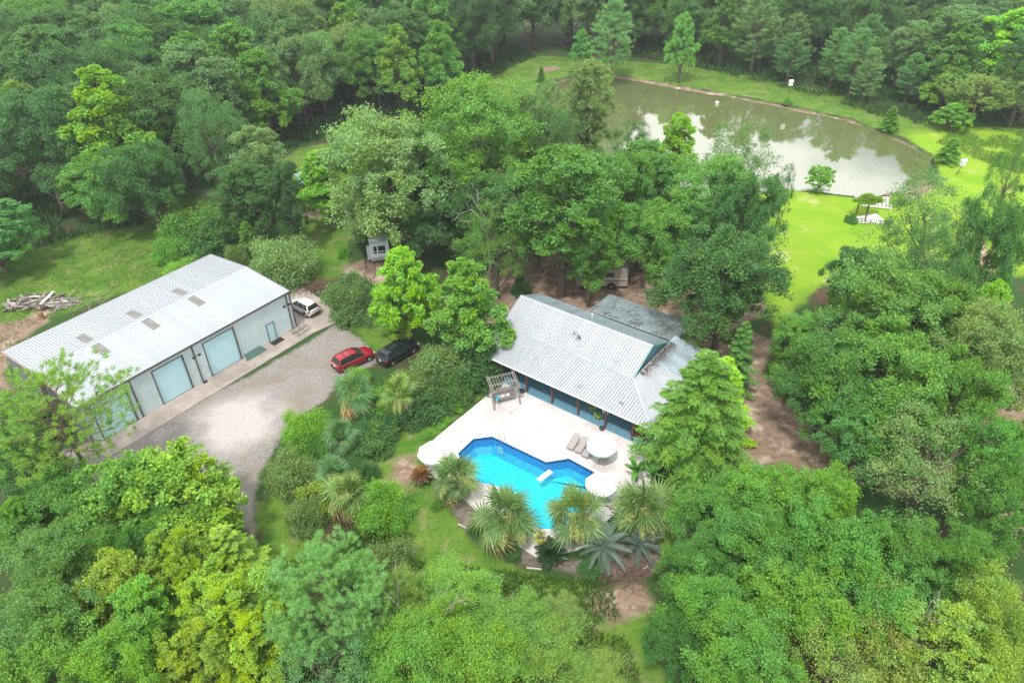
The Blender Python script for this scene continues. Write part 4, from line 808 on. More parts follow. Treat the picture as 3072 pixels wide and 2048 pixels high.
b = MB(); b.beam((1.55, -1.5, 1.0), (1.9, 1.25, 1.15), .32, .05); b.build('plank', WHITE, dbp)
st_ = G(98, 733); b = MB(); lathe(b, [(.42, 0), (.32, .25), (.30, .95), (.29, 1.0)], st_, 14); simple('tree_stump', 'brown tree stump standing in front of the debris heap', 'stump', b, M('stump_wood', (.30, .18, .09), .85, var=.35), smooth=False)
def twigs(b, n, c, rx, ry, lmin, lmax, r0, up=.25, seed=1):
    g = random.Random(seed)
    for i in range(n):
        p = Vector((c[0] + g.gauss(0, rx), c[1] + g.gauss(0, ry), .05 + abs(g.gauss(0, up)))); a = g.uniform(0, 6.28); d = Vector((math.cos(a), math.sin(a), g.uniform(-.1, .25))) * g.uniform(lmin, lmax)
        b.tube([p, p + d * .5 + Vector((g.uniform(-.1, .1), g.uniform(-.1, .1), .05)), p + d], [r0, r0 * .8, r0 * .4], 4, cap=False)
BRUSH = M('brown_brush', (.20, .11, .085), .9, var=.4)
b = MB(); twigs(b, 420, G(738, 662), 1.5, 1.0, .4, 1.5, .025, .22, 3); simple('brush_pile', 'low heap of reddish brown cut brush between the two round bushes', 'brush pile', b, BRUSH)['kind'] = 'stuff'
b = MB(); twigs(b, 160, G(1448, 1322), 1.1, .8, .4, 1.2, .02, .15, 4); simple('brush_pile', 'heap of reddish brown fronds and twigs at the right end of the palm bed', 'brush pile', b, BRUSH)['kind'] = 'stuff'
b = MB(); twigs(b, 60, G(165, 700), 1.6, .6, 1.5, 3.2, .03, .25, 5); simple('branch_pile', 'long bare grey branches trailing right from the debris heap', 'branches', b, DEAD)['kind'] = 'stuff'
for i, (x0_, y0_, x1_, y1_) in enumerate([(996, 1161, 1010, 1169), (1052, 1203, 1074, 1213), (1127, 1256, 1150, 1267), (1478, 1307, 1487, 1300), (1209, 1303, 1244, 1307)]):
    b = MB(); b.beam(G(x0_ if i < 2 else x0_, y0_, .1), G(x1_, y1_, .1), .12, .1)
    simple('edging_timber', ['pale edging timber left of the palm bed, nearest the reddish sago', 'pale edging timber second along the palm bed, below the first palm', 'pale edging timber third along the palm bed, beside the small trunked palm', 'pale edging timber at the right below the silvery palm', 'pale edging timber below the dark sago palm'][i], 'timber', b, M('pale_timber', (.55, .50, .46), .8))

# ------------------------------------------------------------------ plants: mesh makers
def nrm(a): return a / np.maximum(np.linalg.norm(a, axis=1, keepdims=True), 1e-9)
def leaf_mesh(name, P, D, Nn, Ls, Ws, mat, bough, rng, fold=.18):
    D = nrm(D); S = nrm(np.cross(D, Nn)); Nn = nrm(np.cross(S, D)); n = len(P); Ls = Ls[:, None]; Ws = Ws[:, None]
    V = np.empty((n, 4, 3), np.float32); V[:, 0] = P; V[:, 1] = P + D * Ls * .45 + S * Ws * .5 + Nn * Ws * fold; V[:, 2] = P + D * Ls; V[:, 3] = P + D * Ls * .45 - S * Ws * .5 + Nn * Ws * fold
    return mesh_np(name, V.reshape(-1, 3), np.arange(4 * n).reshape(n, 4), [mat], fattr=dict(leaf=np.clip(rng.beta(2, 3, n) * 1.0, 0, 1), bough=bough))
def rdir(rng, n): return nrm(rng.normal(size=(n, 3)))
def limb(b, a, c, r0, r1, rng, seg=4, wob=.06, n=6):
    a = Vector(a); c = Vector(c); L_ = (c - a).length; pts = [a.lerp(c, i / seg) + (Vector(rng.normal(size=3)) * L_ * wob if 0 < i < seg else Vector()) - Vector((0, 0, 1)) * L_ * .10 * math.sin(math.pi * i / seg) * 0 for i in range(seg + 1)]
    b.tube(pts, [r0 + (r1 - r0) * i / seg for i in range(seg + 1)], n, cap=False); return pts
def broad(name, seed, H, Rr, cb, nb, lobes, subs, lv, leaf=(.34, .22), shape='round', loose=1.0, droop=.0, bough_r=.46):
    lv = int(lv * 1.25); leaf = (leaf[0] * .86, leaf[1] * .86)
    rng = np.random.RandomState(seed); ch = H - cb; cz = cb + ch * .48; Bc = []
    # main boughs spread through the crown
    for i in range(nb):
        t = (i + .5) / nb; az = i * 2.399 + rng.uniform(-.4, .4); zz = cb + ch * (.12 + .80 * t) + rng.uniform(-.04, .04) * ch
        f = (zz - cb) / ch
        if shape == 'round': rad = math.sqrt(max(0, 1 - (2 * f - .85) ** 2 / 1.35)) * .62
        elif shape == 'cone': rad = (1 - f) ** .8 * .75 + .03
        elif shape == 'vase': rad = (.30 + .55 * f) * (1 - max(0, f - .75) * 2.2)
        else: rad = (.52 - .25 * abs(2 * f - 1) ** 2) * 1.0
        rad *= rng.uniform(.78, 1.18); Bc.append((rad * Rr * math.cos(az), rad * Rr * math.sin(az), zz))
    if shape != 'vase': Bc.append((rng.uniform(-.1, .1) * Rr, rng.uniform(-.1, .1) * Rr, H - ch * .15))
    Bc = np.array(Bc); brad = Rr * bough_r * rng.uniform(.75, 1.2, len(Bc)) * np.where(shape == 'cone', 1.15 - .75 * (Bc[:, 2] - cb) / ch, 1)
    P_, O_, B_ = [], [], []
    for k, (c, br) in enumerate(zip(Bc, brad)):
        d = rdir(rng, lobes); d[:, 2] = np.where(d[:, 2] < -.35, -d[:, 2], d[:, 2]); 
        lc = c + d * br * rng.uniform(.55, 1.0, (lobes, 1)) * [1, 1, min(1.0, ch / Rr * .6)]; lr = br * rng.uniform(.26, .48, lobes)
        keep = rng.rand(lobes) < .92; lc = lc[keep]; lr = lr[keep]; d = d[keep]
        nL = len(lc); sdv = nrm(rdir(rng, nL * subs) + np.repeat(d, subs, 0) * .7 + [0, 0, .35]); sc_ = np.repeat(lc, subs, 0) + sdv * np.repeat(lr, subs)[:, None] * rng.uniform(.5, 1.08, (nL * subs, 1))
        sr = np.repeat(lr, subs) * .34 * loose; nS = len(sc_)
        off = rng.normal(size=(nS * lv, 3)) * np.repeat(sr, lv)[:, None] * [.75, .75, .5]
        P_.append(np.repeat(sc_, lv, 0) + off); O_.append(np.repeat(sdv, lv, 0)); B_.append(np.repeat(np.clip(.5 + rng.normal(0, .12) + np.repeat(rng.normal(0, .18, nL), subs) + rng.normal(0, .10, nS), 0, 1), lv))
    P = np.concatenate(P_); O = np.concatenate(O_); Bv = np.concatenate(B_); n = len(P)
    P[:, 2] = np.maximum(P[:, 2], .15)
    Nn = nrm(O * .55 + [0, 0, .55] + rng.normal(size=(n, 3)) * .55); D = O * .5 + rng.normal(size=(n, 3)) * .8 - [0, 0, .15 + droop]
    me = leaf_mesh(name + '_crown', P, D, Nn, leaf[0] * rng.uniform(.7, 1.35, n), leaf[1] * rng.uniform(.7, 1.3, n), LEAF, Bv, rng)
    tb = MB(); r0 = max(.05, H * .022); topz = cb + ch * .55
    tp = limb(tb, (0, 0, -.1), (Rr * .05, 0, topz), r0 * 1.15, r0 * .45, rng, 6, .012, 8)
    for c in Bc:
        s0 = tp[min(5, max(1, int(6 * (c[2] - ch * .35) / topz)))]; limb(tb, s0, c, r0 * .42, r0 * .10, rng, 4, .05, 5)
        for q in range(3): e = c + rdir(rng, 1)[0] * Rr * .32; limb(tb, c * .85 + np.array(s0) * .15, e, r0 * .12, r0 * .03, rng, 3, .06, 4)
    return tb.mesh(name + '_trunk', BARK, smooth=True), me
def conifer(name, seed, H, Rr, cb, nbr, kind='pine', dens=1.0):
    rng = np.random.RandomState(seed); tb = MB(); r0 = H * .016
    tp = [Vector((rng.normal(0, .02) * i, rng.normal(0, .02) * i, H * .98 * i / 8)) for i in range(9)]; tb.tube(tp, [r0 * (1.1 - i / 8.3) for i in range(9)], 7, cap=False)
    P_, D_, N_, L_, W_, B_ = [], [], [], [], [], []
    for i in range(nbr):
        t = (i + rng.rand()) / nbr; z = cb + (H - cb) * t ** .9 * .97; az = i * 2.399 + rng.uniform(-.5, .5)
        if kind == 'pine': ln = Rr * ((1 - t) ** .75 * .9 + .12) * rng.uniform(.7, 1.15) * (min(1, .55 + t * 1.6)); rise = .15 + .5 * t
        elif kind == 'openpine': ln = Rr * (math.sin(math.pi * min(1, t * .8 + .22)) ** .6) * rng.uniform(.6, 1.15); rise = .05 + .4 * t
        else: ln = Rr * ((1 - t) ** .7 * .95 + .06) * rng.uniform(.75, 1.1); rise = -.08 + .35 * t
        dv = np.array([math.cos(az), math.sin(az), rise]); side = np.array([-math.sin(az), math.cos(az), 0]); a = np.array([0, 0, z]); sg = 5
        tip = a + dv * ln + [0, 0, (.10 if kind != 'cypress' else -.12) * ln]; sw_ = rng.normal(0, .10) * ln; bp = [a + (tip - a) * s_ + side * sw_ * math.sin(math.pi * s_) + [0, 0, (-.06 if kind != 'cypress' else .07) * ln * math.sin(math.pi * s_)] for s_ in np.linspace(0, 1, sg)]
        tb.tube([Vector(p) for p in bp], [max(.010, r0 * .20 * (1 - .8 * k / sg)) for k in range(sg)], 4, cap=False)
        bt = rng.normal(.5, .15)
        if kind in ('pine', 'openpine'):
            nt_ = int((9 if kind == 'pine' else 12) * ln / Rr * dens) + 3; s_ = rng.uniform(.35 if kind == 'pine' else .5, 1.0, nt_); s_[0] = 1; lat = rng.normal(0, .20 * ln, nt_) * s_; lat[0] = 0
            cp_ = a + (tip - a) * s_[:, None] + side * lat[:, None] + [0, 0, .03 * ln] + rng.normal(0, .05 * ln, (nt_, 1)) * [0, 0, 1]
            k = 34 if kind == 'pine' else 56; n = nt_ * k; axis = nrm(dv + [0, 0, .6] + side * (lat / max(ln, .1))[:, None] * 2)
            dd = nrm(rng.normal(size=(n, 3)) * .75 + np.repeat(axis, k, 0) * .75); nl = (.36 if kind == 'pine' else .38)
            P_.append(np.repeat(cp_, k, 0) + np.repeat(axis, k, 0) * rng.uniform(-.28, .12, (n, 1)) + rng.normal(0, .05, (n, 3))); D_.append(dd); N_.append(rng.normal(size=(n, 3)) + [0, 0, .6]); L_.append(nl * rng.uniform(.7, 1.2, n)); W_.append(np.full(n, .045 if kind == 'pine' else .036)); B_.append(np.full(n, bt) + np.repeat(rng.normal(0, .15, nt_), k))
        else:
            nt_ = int(16 * dens); s_ = np.linspace(.12, 1, nt_); 
            for sd_ in (-1, 1):
                tl = ln * .34 * (1.1 - s_ * .75) * rng.uniform(.7, 1.2, nt_); k = 11
                q0_ = a + (tip - a) * s_[:, None] + [0, 0, .07 * ln] * np.sin(math.pi * s_)[:, None]; td = nrm(np.repeat((dv * .75)[None], nt_, 0) + side * sd_ * 1.0 + rng.normal(0, .18, (nt_, 3)) - [0, 0, .18])
                f = np.tile(np.linspace(.1, 1, k), nt_); n = nt_ * k
                p = np.repeat(q0_, k, 0) + np.repeat(td, k, 0) * (f * np.repeat(tl, k))[:, None] - np.outer(f ** 2 * np.repeat(tl, k) * .30, [0, 0, 1])
                alt = np.where(np.arange(n) % 2 == 0, 1, -1)[:, None]; sdv = np.cross(np.repeat(td, k, 0), [0, 0, 1]); P_.append(p); D_.append(nrm(np.repeat(td, k, 0) * .7 + sdv * alt * .8 + rng.normal(0, .25, (n, 3)) - [0, 0, .2])); N_.append(rng.normal(0, .35, (n, 3)) + [0, 0, 1]); L_.append(.30 * rng.uniform(.7, 1.2, n)); W_.append(np.full(n, .10)); B_.append(np.full(n, bt))
    P, D, Nn, Lq, Wq, Bq = map(np.concatenate, (P_, D_, N_, L_, W_, B_))
    return tb.mesh(name + '_trunk', PINEBARK, smooth=True), leaf_mesh(name + '_crown', P, D, Nn, Lq, Wq, NEEDLE if kind != 'cypress' else LEAF, np.clip(Bq, 0, 1), rng, fold=.1)
def shrub(name, seed, Hs, Rr, lobes, subs, lv, leaf=(.16, .10)):
    rng = np.random.RandomState(seed); d = rdir(rng, lobes); d[:, 2] = np.abs(d[:, 2]) * 1.0 + .02; d = nrm(d); lump = 1 + .22 * np.sin(d[:, :1] * 3.1 + seed) * np.cos(d[:, 1:2] * 2.7 - seed) + .12 * np.sin(d[:, 1:2] * 6 + d[:, 2:] * 5); lc = d * [Rr * .72, Rr * .72, Hs * .72] * rng.uniform(.62, 1.12, (lobes, 1)) * lump + [0, 0, .05]; lr = Rr * rng.uniform(.18, .32, lobes)
    sdv = nrm(rdir(rng, lobes * subs) + np.repeat(d, subs, 0) * .9); sc_ = np.repeat(lc, subs, 0) + sdv * np.repeat(lr, subs)[:, None] * rng.uniform(.6, 1.05, (lobes * subs, 1)); n = len(sc_) * lv
    P = np.repeat(sc_, lv, 0) + rng.normal(size=(n, 3)) * np.repeat(np.repeat(lr, subs) * .33, lv)[:, None]; P[:, 2] = np.abs(P[:, 2]); O = np.repeat(sdv, lv, 0); Bq = np.clip(.5 + np.repeat(np.repeat(rng.normal(0, .18, lobes), subs) + rng.normal(0, .12, lobes * subs), lv), 0, 1)
    me = leaf_mesh(name + '_crown', P, O * .6 + rng.normal(size=(n, 3)) * .6, nrm(O * .6 + [0, 0, .4] + rng.normal(size=(n, 3)) * .5), leaf[0] * rng.uniform(.7, 1.3, n), leaf[1] * rng.uniform(.7, 1.3, n), LEAF, Bq, rng)
    tb = MB(); 
    for i in range(12): e = d[i % lobes] * [Rr * .7, Rr * .7, Hs * .7]; limb(tb, (rng.normal(0, .1), rng.normal(0, .1), 0), e, .06, .015, rng, 3, .05, 4)
    return tb.mesh(name + '_stems', BARK), me
def bare(name, seed, H, Rr, lv=4, n0=5, spread=.55):
    rng = np.random.RandomState(seed); b = MB()
    def grow(p, d, L_, r, k):
        q = p + d * L_; m_ = (p + q) / 2 + rng.normal(size=3) * L_ * .07; b.tube([Vector(p), Vector(m_), Vector(q)], [r, r * .8, r * .6], 5 if r > .04 else 4, cap=False)
        if k > 0:
            for _ in range(rng.randint(2, 4)): grow(q if rng.rand() < .7 else m_, nrm((d + rng.normal(size=3) * spread + [0, 0, .1])[None])[0], L_ * rng.uniform(.55, .85), r * .58, k - 1)
    for i in range(n0): a = i * 2.4; grow(np.array([0, 0, 0.]), nrm(np.array([[math.cos(a) * .35, math.sin(a) * .35, 1]]))[0] if n0 > 1 else np.array([0, 0, 1.]), H * .34, H * .016, lv)
    return b.mesh(name, DEAD, smooth=True)
SP = {}
def species(key, maker, *a, **k): k0 = k.pop('cat', None); t, c = maker(key, *a, **k); SP[key] = (t, c)
species('oak_a', broad, 11, 16, 7.0, 4.5, 15, 10, 8, 30)
species('oak_b', broad, 12, 16, 7.0, 4.0, 17, 10, 8, 28, leaf=(.30, .2))
species('oak_c', broad, 13, 14, 7.5, 4.0, 14, 11, 8, 30, bough_r=.42)
species('tall_a', broad, 14, 20, 5.5, 5.0, 16, 10, 8, 26, shape='oval')
species('tall_b', broad, 15, 20, 5.0, 4.0, 18, 9, 8, 26, shape='oval', loose=1.15)
species('gum_a', broad, 16, 18, 5.0, 3.0, 18, 9, 8, 26, shape='cone', leaf=(.36, .28))
species('gum_b', broad, 17, 16, 5.5, 2.0, 20, 10, 7, 26, shape='cone', leaf=(.32, .28), bough_r=.40)
species('wispy', broad, 18, 15, 7.0, 4.5, 15, 6, 6, 20, loose=1.5, leaf=(.28, .15), bough_r=.40)
species('magnolia', broad, 19, 13, 6.0, 2.5, 18, 10, 7, 18, leaf=(.42, .26), bough_r=.38)
species('camphor', broad, 20, 11, 5.0, 2.0, 20, 9, 10, 24, leaf=(.22, .16), bough_r=.34, loose=.8)
species('brushy', broad, 21, 8, 5.0, 1.0, 22, 7, 6, 26, leaf=(.20, .13), loose=1.7, bough_r=.42)
species('pine_a', conifer, 31, 15, 4.0, 2.5, 95, dens=1.1)
species('pine_b', conifer, 32, 15, 3.6, 2.0, 85, dens=1.1)
species('longpine', conifer, 33, 16, 6.0, 6.5, 80, kind='openpine', dens=.75)
species('plumepine', conifer, 34, 16, 6.2, 5.0, 90, kind='openpine', dens=2.1)
species('cypress_a', conifer, 35, 12, 4.6, .8, 125, kind='cypress')
species('cypress_b', conifer, 36, 10, 2.4, .8, 70, kind='cypress', dens=.8)
species('round_bush', shrub, 41, 4.2, 2.9, 90, 12, 26, leaf=(.18, .10))
species('loose_bush', shrub, 42, 3.2, 3.0, 55, 12, 24, leaf=(.20, .12))
species('leafy_bush', shrub, 43, 3.6, 2.2, 60, 12, 20, leaf=(.22, .15))
DIM = {}
for k_, (t_, c_) in SP.items():      # true height and spread of each crown as built
    a = np.empty(len(c_.vertices) * 3, np.float32); c_.vertices.foreach_get('co', a); a = a.reshape(-1, 3)
    DIM[k_] = (float(np.percentile(a[:, 2], 99.7)), float(np.percentile(np.hypot(a[:, 0], a[:, 1]), 97)))
KIND = dict(oak_a='oak_tree', oak_b='oak_tree', oak_c='oak_tree', tall_a='broadleaf_tree', tall_b='broadleaf_tree', gum_a='sweetgum_tree', gum_b='sweetgum_tree', wispy='broadleaf_tree', magnolia='magnolia_tree', camphor='camphor_tree', brushy='scrub_tree',
            pine_a='pine_tree', pine_b='pine_tree', longpine='pine_tree', plumepine='pine_tree', cypress_a='cypress_tree', cypress_b='cypress_tree', round_bush='bush', loose_bush='bush', leafy_bush='bush')
COL = dict(dark=(.030, .085, .030), deep=(.022, .065, .030), mid=(.050, .135, .028), fresh=(.075, .185, .028), lime=(.105, .235, .025), grey=(.085, .145, .065), bluegrey=(.060, .125, .065), olive=(.105, .165, .030), yellow=(.15, .24, .03), pine=(.050, .145, .060), pinegrey=(.070, .135, .060), brown=(.20, .11, .03))
LUM = 2.5; HAZE = .00032
def plant(key, base, h, r, col, label, group=None, seed=None, bush=False):
    t_, c_ = SP[key]; H0, R0 = DIM[key]; g = random.Random(seed if seed is not None else hash((round(base[0], 1), round(base[1], 1))) % 9999)
    isb = KIND[key] == 'bush'; t = thing(KIND[key], label, 'bush' if isb else 'tree', (base[0], base[1], 0), g.uniform(0, 6.28), group)
    t.scale = (r / R0 * g.uniform(.93, 1.07), r / R0 * g.uniform(.93, 1.07), h / H0)
    tr = link('stems' if isb else 'trunk', t_, t); c = link('crown', c_, t); cc = COL[col] if isinstance(col, str) else col; v = g.uniform(.88, 1.14); j = g.uniform(-.08, .08)
    cc = [a + (b - a) * .22 for a, b in zip(cc, (.056, .150, .030))]; v *= LUM; c.color = (cc[0] * 1.14 * v * (1 + j), cc[1] * .99 * v, cc[2] * .84 * v * (1 - j), 1); return t
def at_top(x, y, h, w):          # crown apex at a survey point, width w in picture units
    p = G(x, y, h); return (p.x, p.y), w / 2 * mpp((p.x, p.y, h * .6))
def T(key, x, y, h, w, col, label, group=None):
    b_, r = at_top(x, y, h, w); r *= 1.0; return plant(key, b_, h, r, col, label, group, seed=int(x * 7 + y))
def TB(key, xb, yb, ytop, w, col, label, group=None):      # base and top both seen
    p = G(xb, yb); lo, hi = .3, 40
    for _ in range(30):
        m_ = (lo + hi) / 2
        if PX((p.x, p.y, m_))[1] > ytop: lo = m_
        else: hi = m_
    return plant(key, (p.x, p.y), lo, w / 2 * mpp((p.x, p.y, lo * .6)), col, label, group, seed=int(xb * 7 + yb))

# ------------------------------------------------------------------ plants: the ones one can point to
OK = 'big trees behind the house'
TB('oak_a', 860, 556, 446, 130, 'bluegrey', 'small blue-green crown at the left rear corner of the white travel trailer', OK)
TB('oak_c', 888, 562, 430, 190, 'grey', 'low grey-green crown tucked behind the roof of the white travel trailer', OK)
TB('tall_b', 1352, 703, 500, 110, 'mid', 'crown on the tall bare trunk that stands right behind the house ridge', OK)
TB('oak_a', 922, 600, 262, 300, 'grey', 'huge grey-green tree whose crown hangs over the white travel trailer', OK)
TB('tall_b', 1010, 560, 300, 190, 'mid', 'mid green tree between the grey-green trailer tree and the crown nearest the pond inlet', OK)
TB('oak_b', 1110, 535, 190, 330, (.062, .155, .030), 'broad fresh green crown left of the pond, tallest of the big trees behind the house', OK)
TB('oak_c', 1232, 470, 200, 150, 'grey', 'grey-green crown hiding the far left end of the pond', OK)
TB('tall_a', 1345, 420, 140, 125, 'grey', 'narrow grey-green tree standing in front of the left end of the pond', OK)
TB('wispy', 1255, 490, 245, 190, 'deep', 'dark thin-leaved tree against the left shore of the pond', OK)
TB('tall_a', 1290, 679, 345, 250, 'mid', 'tall tree with its pale trunk showing straight behind the house ridge', OK)
TB('oak_b', 1185, 612, 400, 220, 'dark', 'dark crown below the broad fresh green crown, left of the house ridge', OK)
TB('oak_a', 1045, 600, 420, 220, 'deep', 'dark shaded crown right of the white travel trailer', OK)
TB('wispy', 1143, 684, 490, 190, 'mid', 'dusky tree with a thick leaning trunk left of the house gable', OK)
TB('oak_c', 1400, 590, 350, 210, (.055, .14, .03), 'green crown in front of the pond, just left of the two bright little trees', OK)
TB('tall_b', 1480, 560, 330, 170, 'mid', 'upright crown with the pond showing on both of its sides', OK)
TB('gum_b', 1545, 440, 262, 110, 'lime', 'small bright yellow-green crown standing up against the pond water', OK)
TB('wispy', 1440, 470, 275, 100, 'deep', 'thin dark tree top poking up against the pond glare', OK)
TB('oak_b', 1600, 620, 370, 250, (.055, .14, .03), 'wide crown in front of the middle of the pond', OK)
TB('wispy', 1670, 540, 290, 190, 'dark', 'loose dark crown on the right of the cluster, reaching over the pond', OK)
TB('oak_c', 1675, 660, 400, 180, 'dark', 'dark crown beside the bright pond lawn, left of it', OK)
TB('oak_a', 1505, 655, 460, 200, 'mid', 'big green crown behind the grey back shelter', OK)
TB('tall_a', 1400, 632, 470, 130, 'fresh', 'fresh green crown above the motorhome', OK)
TB('oak_a', 1640, 800, 530, 300, 'dark', 'large dark green crown right of the house, shading the bare dirt', OK)
TB('oak_c', 1625, 755, 600, 170, 'deep', 'low dark crown at the corner of the grey back shelter', OK)
TB('leafy_bush', 1195, 676, 632, 42, 'deep', 'small dark bush beside the trunks behind the house', 'bushes by the house')
T('wispy', 1810, 380, 10, 60, 'dark', 'small dark tree leaning out over the near shore of the pond', None)
TB('camphor', 1878, 442, 382, 66, 'lime', 'small feathery yellow-green cypress on the near shore of the pond', None)
TB('oak_b', 1238, 610, 465, 150, 'mid', 'mid green crown low between the leaning trunk and the pale trunk', OK)
TB('oak_c', 1335, 598, 430, 160, 'dark', 'dark crown above and left of the motorhome', OK)
TB('oak_a', 1462, 616, 460, 160, 'mid', 'mid green crown above and right of the motorhome', OK)
TB('oak_b', 1562, 645, 480, 190, 'dark', 'dark crown directly above the grey back shelter', OK)
TB('oak_a', 1090, 585, 440, 150, 'dark', 'dark crown right of the trailer and behind the bare dead tree', OK)
TB('tall_b', 985, 575, 400, 140, 'mid', 'upright crown just right of the white travel trailer', OK)
# left of the camper and round the trailer
T('gum_b', 735, 345, 11, 150, 'lime', 'bright yellow-green tree in front of the blue roofed shelter', None)
T('gum_a', 800, 275, 15, 130, 'lime', 'bright yellow-green crown peeping out left of the grey-green trailer tree', None)
T('tall_b', 640, 375, 13, 85, 'deep', 'dark narrow tree left of the bright yellow-green tree', None)
TB('leafy_bush', 790, 590, 565, 30, 'fresh', 'little bright bush left of the white travel trailer', None)
TB('gum_b', 948, 785, 575, 150, (.10, .24, .02), 'bright lime tree between the dark parked car and the trailer', 'bright trees left of the house')
TB('gum_b', 915, 780, 665, 110, 'fresh', 'fresh green spreading tree just above the dark parked car', 'bright trees left of the house')
T('gum_a', 1062, 604, 12.5, 200, (.075, .20, .035), 'tall conical bright green tree touching the left end of the house roof', 'bright trees left of the house')
TB('round_bush', 812, 725, 636, 122, 'bluegrey', 'round glossy bush on the right of the white car', 'clipped bushes')
TB('round_bush', 655, 645, 548, 145, (.095, .16, .075), 'round silvery bush at the back corner of the shed', 'clipped bushes')
TB('cypress_b', 585, 605, 510, 62, 'fresh', 'slim bright green tree between the silvery bush and the shed roof', None)
TB('loose_bush', 553, 625, 560, 70, 'grey', 'grey bush tucked behind the back corner of the shed roof', None)
T('loose_bush', 430, 480, 5, 170, 'mid', 'wide leafy thicket behind the shed, upper left of its roof', 'thickets behind the shed')
T('leafy_bush', 480, 500, 5, 140, 'dark', 'dark thicket behind the shed touching the wide leafy one', 'thickets behind the shed')
T('loose_bush', 385, 545, 3, 90, 'fresh', 'low bright thicket at the field edge above the shed', 'thickets behind the shed')
T('loose_bush', 410, 600, 2, 90, 'fresh', 'pale weedy bush right against the back eave of the shed', 'thickets behind the shed')
T('tall_b', 580, 300, 14, 130, 'grey', 'grey-green tall tree left of the dark narrow tree', None)
T('tall_a', 545, 375, 13, 150, 'dark', 'dark tree at the wood edge above the thickets', None)
T('wispy', 455, 200, 19, 150, (.045, .115, .05), 'drooping blue-green tree standing out in front of the left woods', None)
T('gum_a', 205, 160, 21, 230, (.095, .22, .025), 'very bright green ragged tree standing out of the left woods', None)
T('oak_c', 300, 330, 14, 190, 'dark', 'dark spreading crown at the foot of the bright ragged tree', None)
T('oak_a', 215, 340, 12, 210, 'mid', 'green crown at the field edge below the bright ragged tree', None)
TB('camphor', 15, 625, 470, 210, (.04, .14, .05), 'blue-green leafy crown at the left picture edge above the field', None)
T('gum_b', 20, 190, 17, 130, 'olive', 'olive green crown at the left edge of the picture', None)
# bushes between drive and pool
MB_ = 'shrubs between the drive and the terrace'
T('loose_bush', 1018, 795, 4.5, 165, (.075, .125, .05), 'greyish scrubby bush hiding the right end of the dark parked car', MB_)
TB('leafy_bush', 1098, 872, 795, 120, 'deep', 'dark glossy bush between the swing and the house roof', MB_)
T('loose_bush', 1028, 858, 3.2, 120, 'dark', 'dark bush left of the swing', MB_)
T('leafy_bush', 960, 905, 2.6, 130, 'deep', 'low dark bush below the two upper palms', MB_)
T('round_bush', 690, 945, 4.2, 110, 'fresh', 'bright green bush beside the gravel, left of the palms', MB_)
T('loose_bush', 660, 1055, 3.2, 130, (.09, .14, .055), 'dull olive bush at the edge of the gravel drive', MB_)
T('leafy_bush', 725, 1110, 3.0, 110, 'olive', 'dull green bush under the lowest left palm', MB_)
T('round_bush', 868, 1122, 4.2, 125, 'fresh', 'bright green bush right of the lowest left palm', MB_)
T('loose_bush', 860, 960, 2.2, 140, 'deep', 'low dark shrubbery at the edge of the pool lawn', MB_)
T('loose_bush', 735, 985, 2.8, 110, 'mid', 'green shrub between the bright bush by the gravel and the small palm', MB_)
T('leafy_bush', 850, 985, 2.2, 120, 'dark', 'dark shrub right of the small middle palm', MB_)
T('loose_bush', 700, 1150, 2.6, 110, (.085, .13, .05), 'olive shrub left of the lower palms, over the narrow grass strip', MB_)
T('leafy_bush', 855, 895, 3.2, 110, 'mid', 'green shrub squeezed between the two upper palms', MB_)
T('loose_bush', 960, 850, 3.5, 110, (.07, .12, .045), 'greyish shrub just right of the upper right palm', MB_)
T('loose_bush', 820, 1060, 2.2, 90, 'dark', 'dark shrub between the small palm and the lower palm group', MB_)
T('loose_bush', 820, 845, 2.0, 50, 'lime', 'small bright shrub poking up in front of the red car', MB_)
for i, (x, y, w) in enumerate([(1012, 955, 42), (1048, 925, 38), (985, 990, 28)]):
    T('leafy_bush', x, y, .9, w, 'fresh', ['leafy bright plant middle of the border along the terrace edge', 'leafy bright plant nearest the swing in the border along the terrace', 'leafy bright plant farthest from the swing in the border along the terrace'][i], 'border plants')
TB('cypress_a', 1585, 1085, 812, 250, (.070, .165, .028), 'big feathery cypress at the right end of the porch', 'cypresses by the house')
T('cypress_b', 1672, 825, 9.5, 140, (.13, .29, .02), 'bright yellow-green cypress just behind the big feathery one', 'cypresses by the house')
T('cypress_b', 1715, 740, 8.5, 80, (.06, .15, .04), 'slender open cypress by the dirt track', 'cypresses by the house')
T('loose_bush', 1580, 1040, 1.8, 60, 'fresh', 'small bright shrub at the foot of the big feathery cypress', None)
# right side
RG = 'big trees on the right'
T('oak_a', 2070, 610, 15, 300, (.050, .125, .035), 'large spreading crown right of the bright pond lawn', RG)
T('oak_b', 1935, 765, 12, 230, (.045, .12, .035), 'crown overhanging the dirt track from the right', RG)
T('oak_c', 2060, 770, 13, 280, (.055, .14, .03), 'crown in the middle of the right hand trees, below the large spreading one', RG)
T('tall_a', 1985, 575, 11, 130, 'dark', 'dark flat-topped crown at the lower edge of the bright lawn', RG)
T('wispy', 2170, 405, 17, 240, (.048, .10, .045), 'airy dark tree through which the bright lawn shows', RG)
T('wispy', 2170, 520, 16, 200, 'dark', 'second airy tree directly below the one the lawn shows through', RG)
T('wispy', 2350, 320, 15, 100, 'dark', 'thin dark tree at the right picture edge beside the pond lawn', RG)
T('oak_c', 2320, 450, 17, 150, (.045, .12, .04), 'dark crown at the right picture edge below the thin tree', RG)
T('oak_a', 2200, 640, 14, 230, 'mid', 'mid green crown between the airy trees and the right edge', RG)
T('gum_b', 2300, 650, 11, 120, 'lime', 'bright lime crown near the right picture edge', RG)
T('oak_b', 2320, 720, 14, 240, 'grey', 'grey-green crown at the right edge, level with the house', RG)
T('oak_c', 2230, 830, 12, 200, 'mid', 'crown above the bare ground near the right edge', RG)
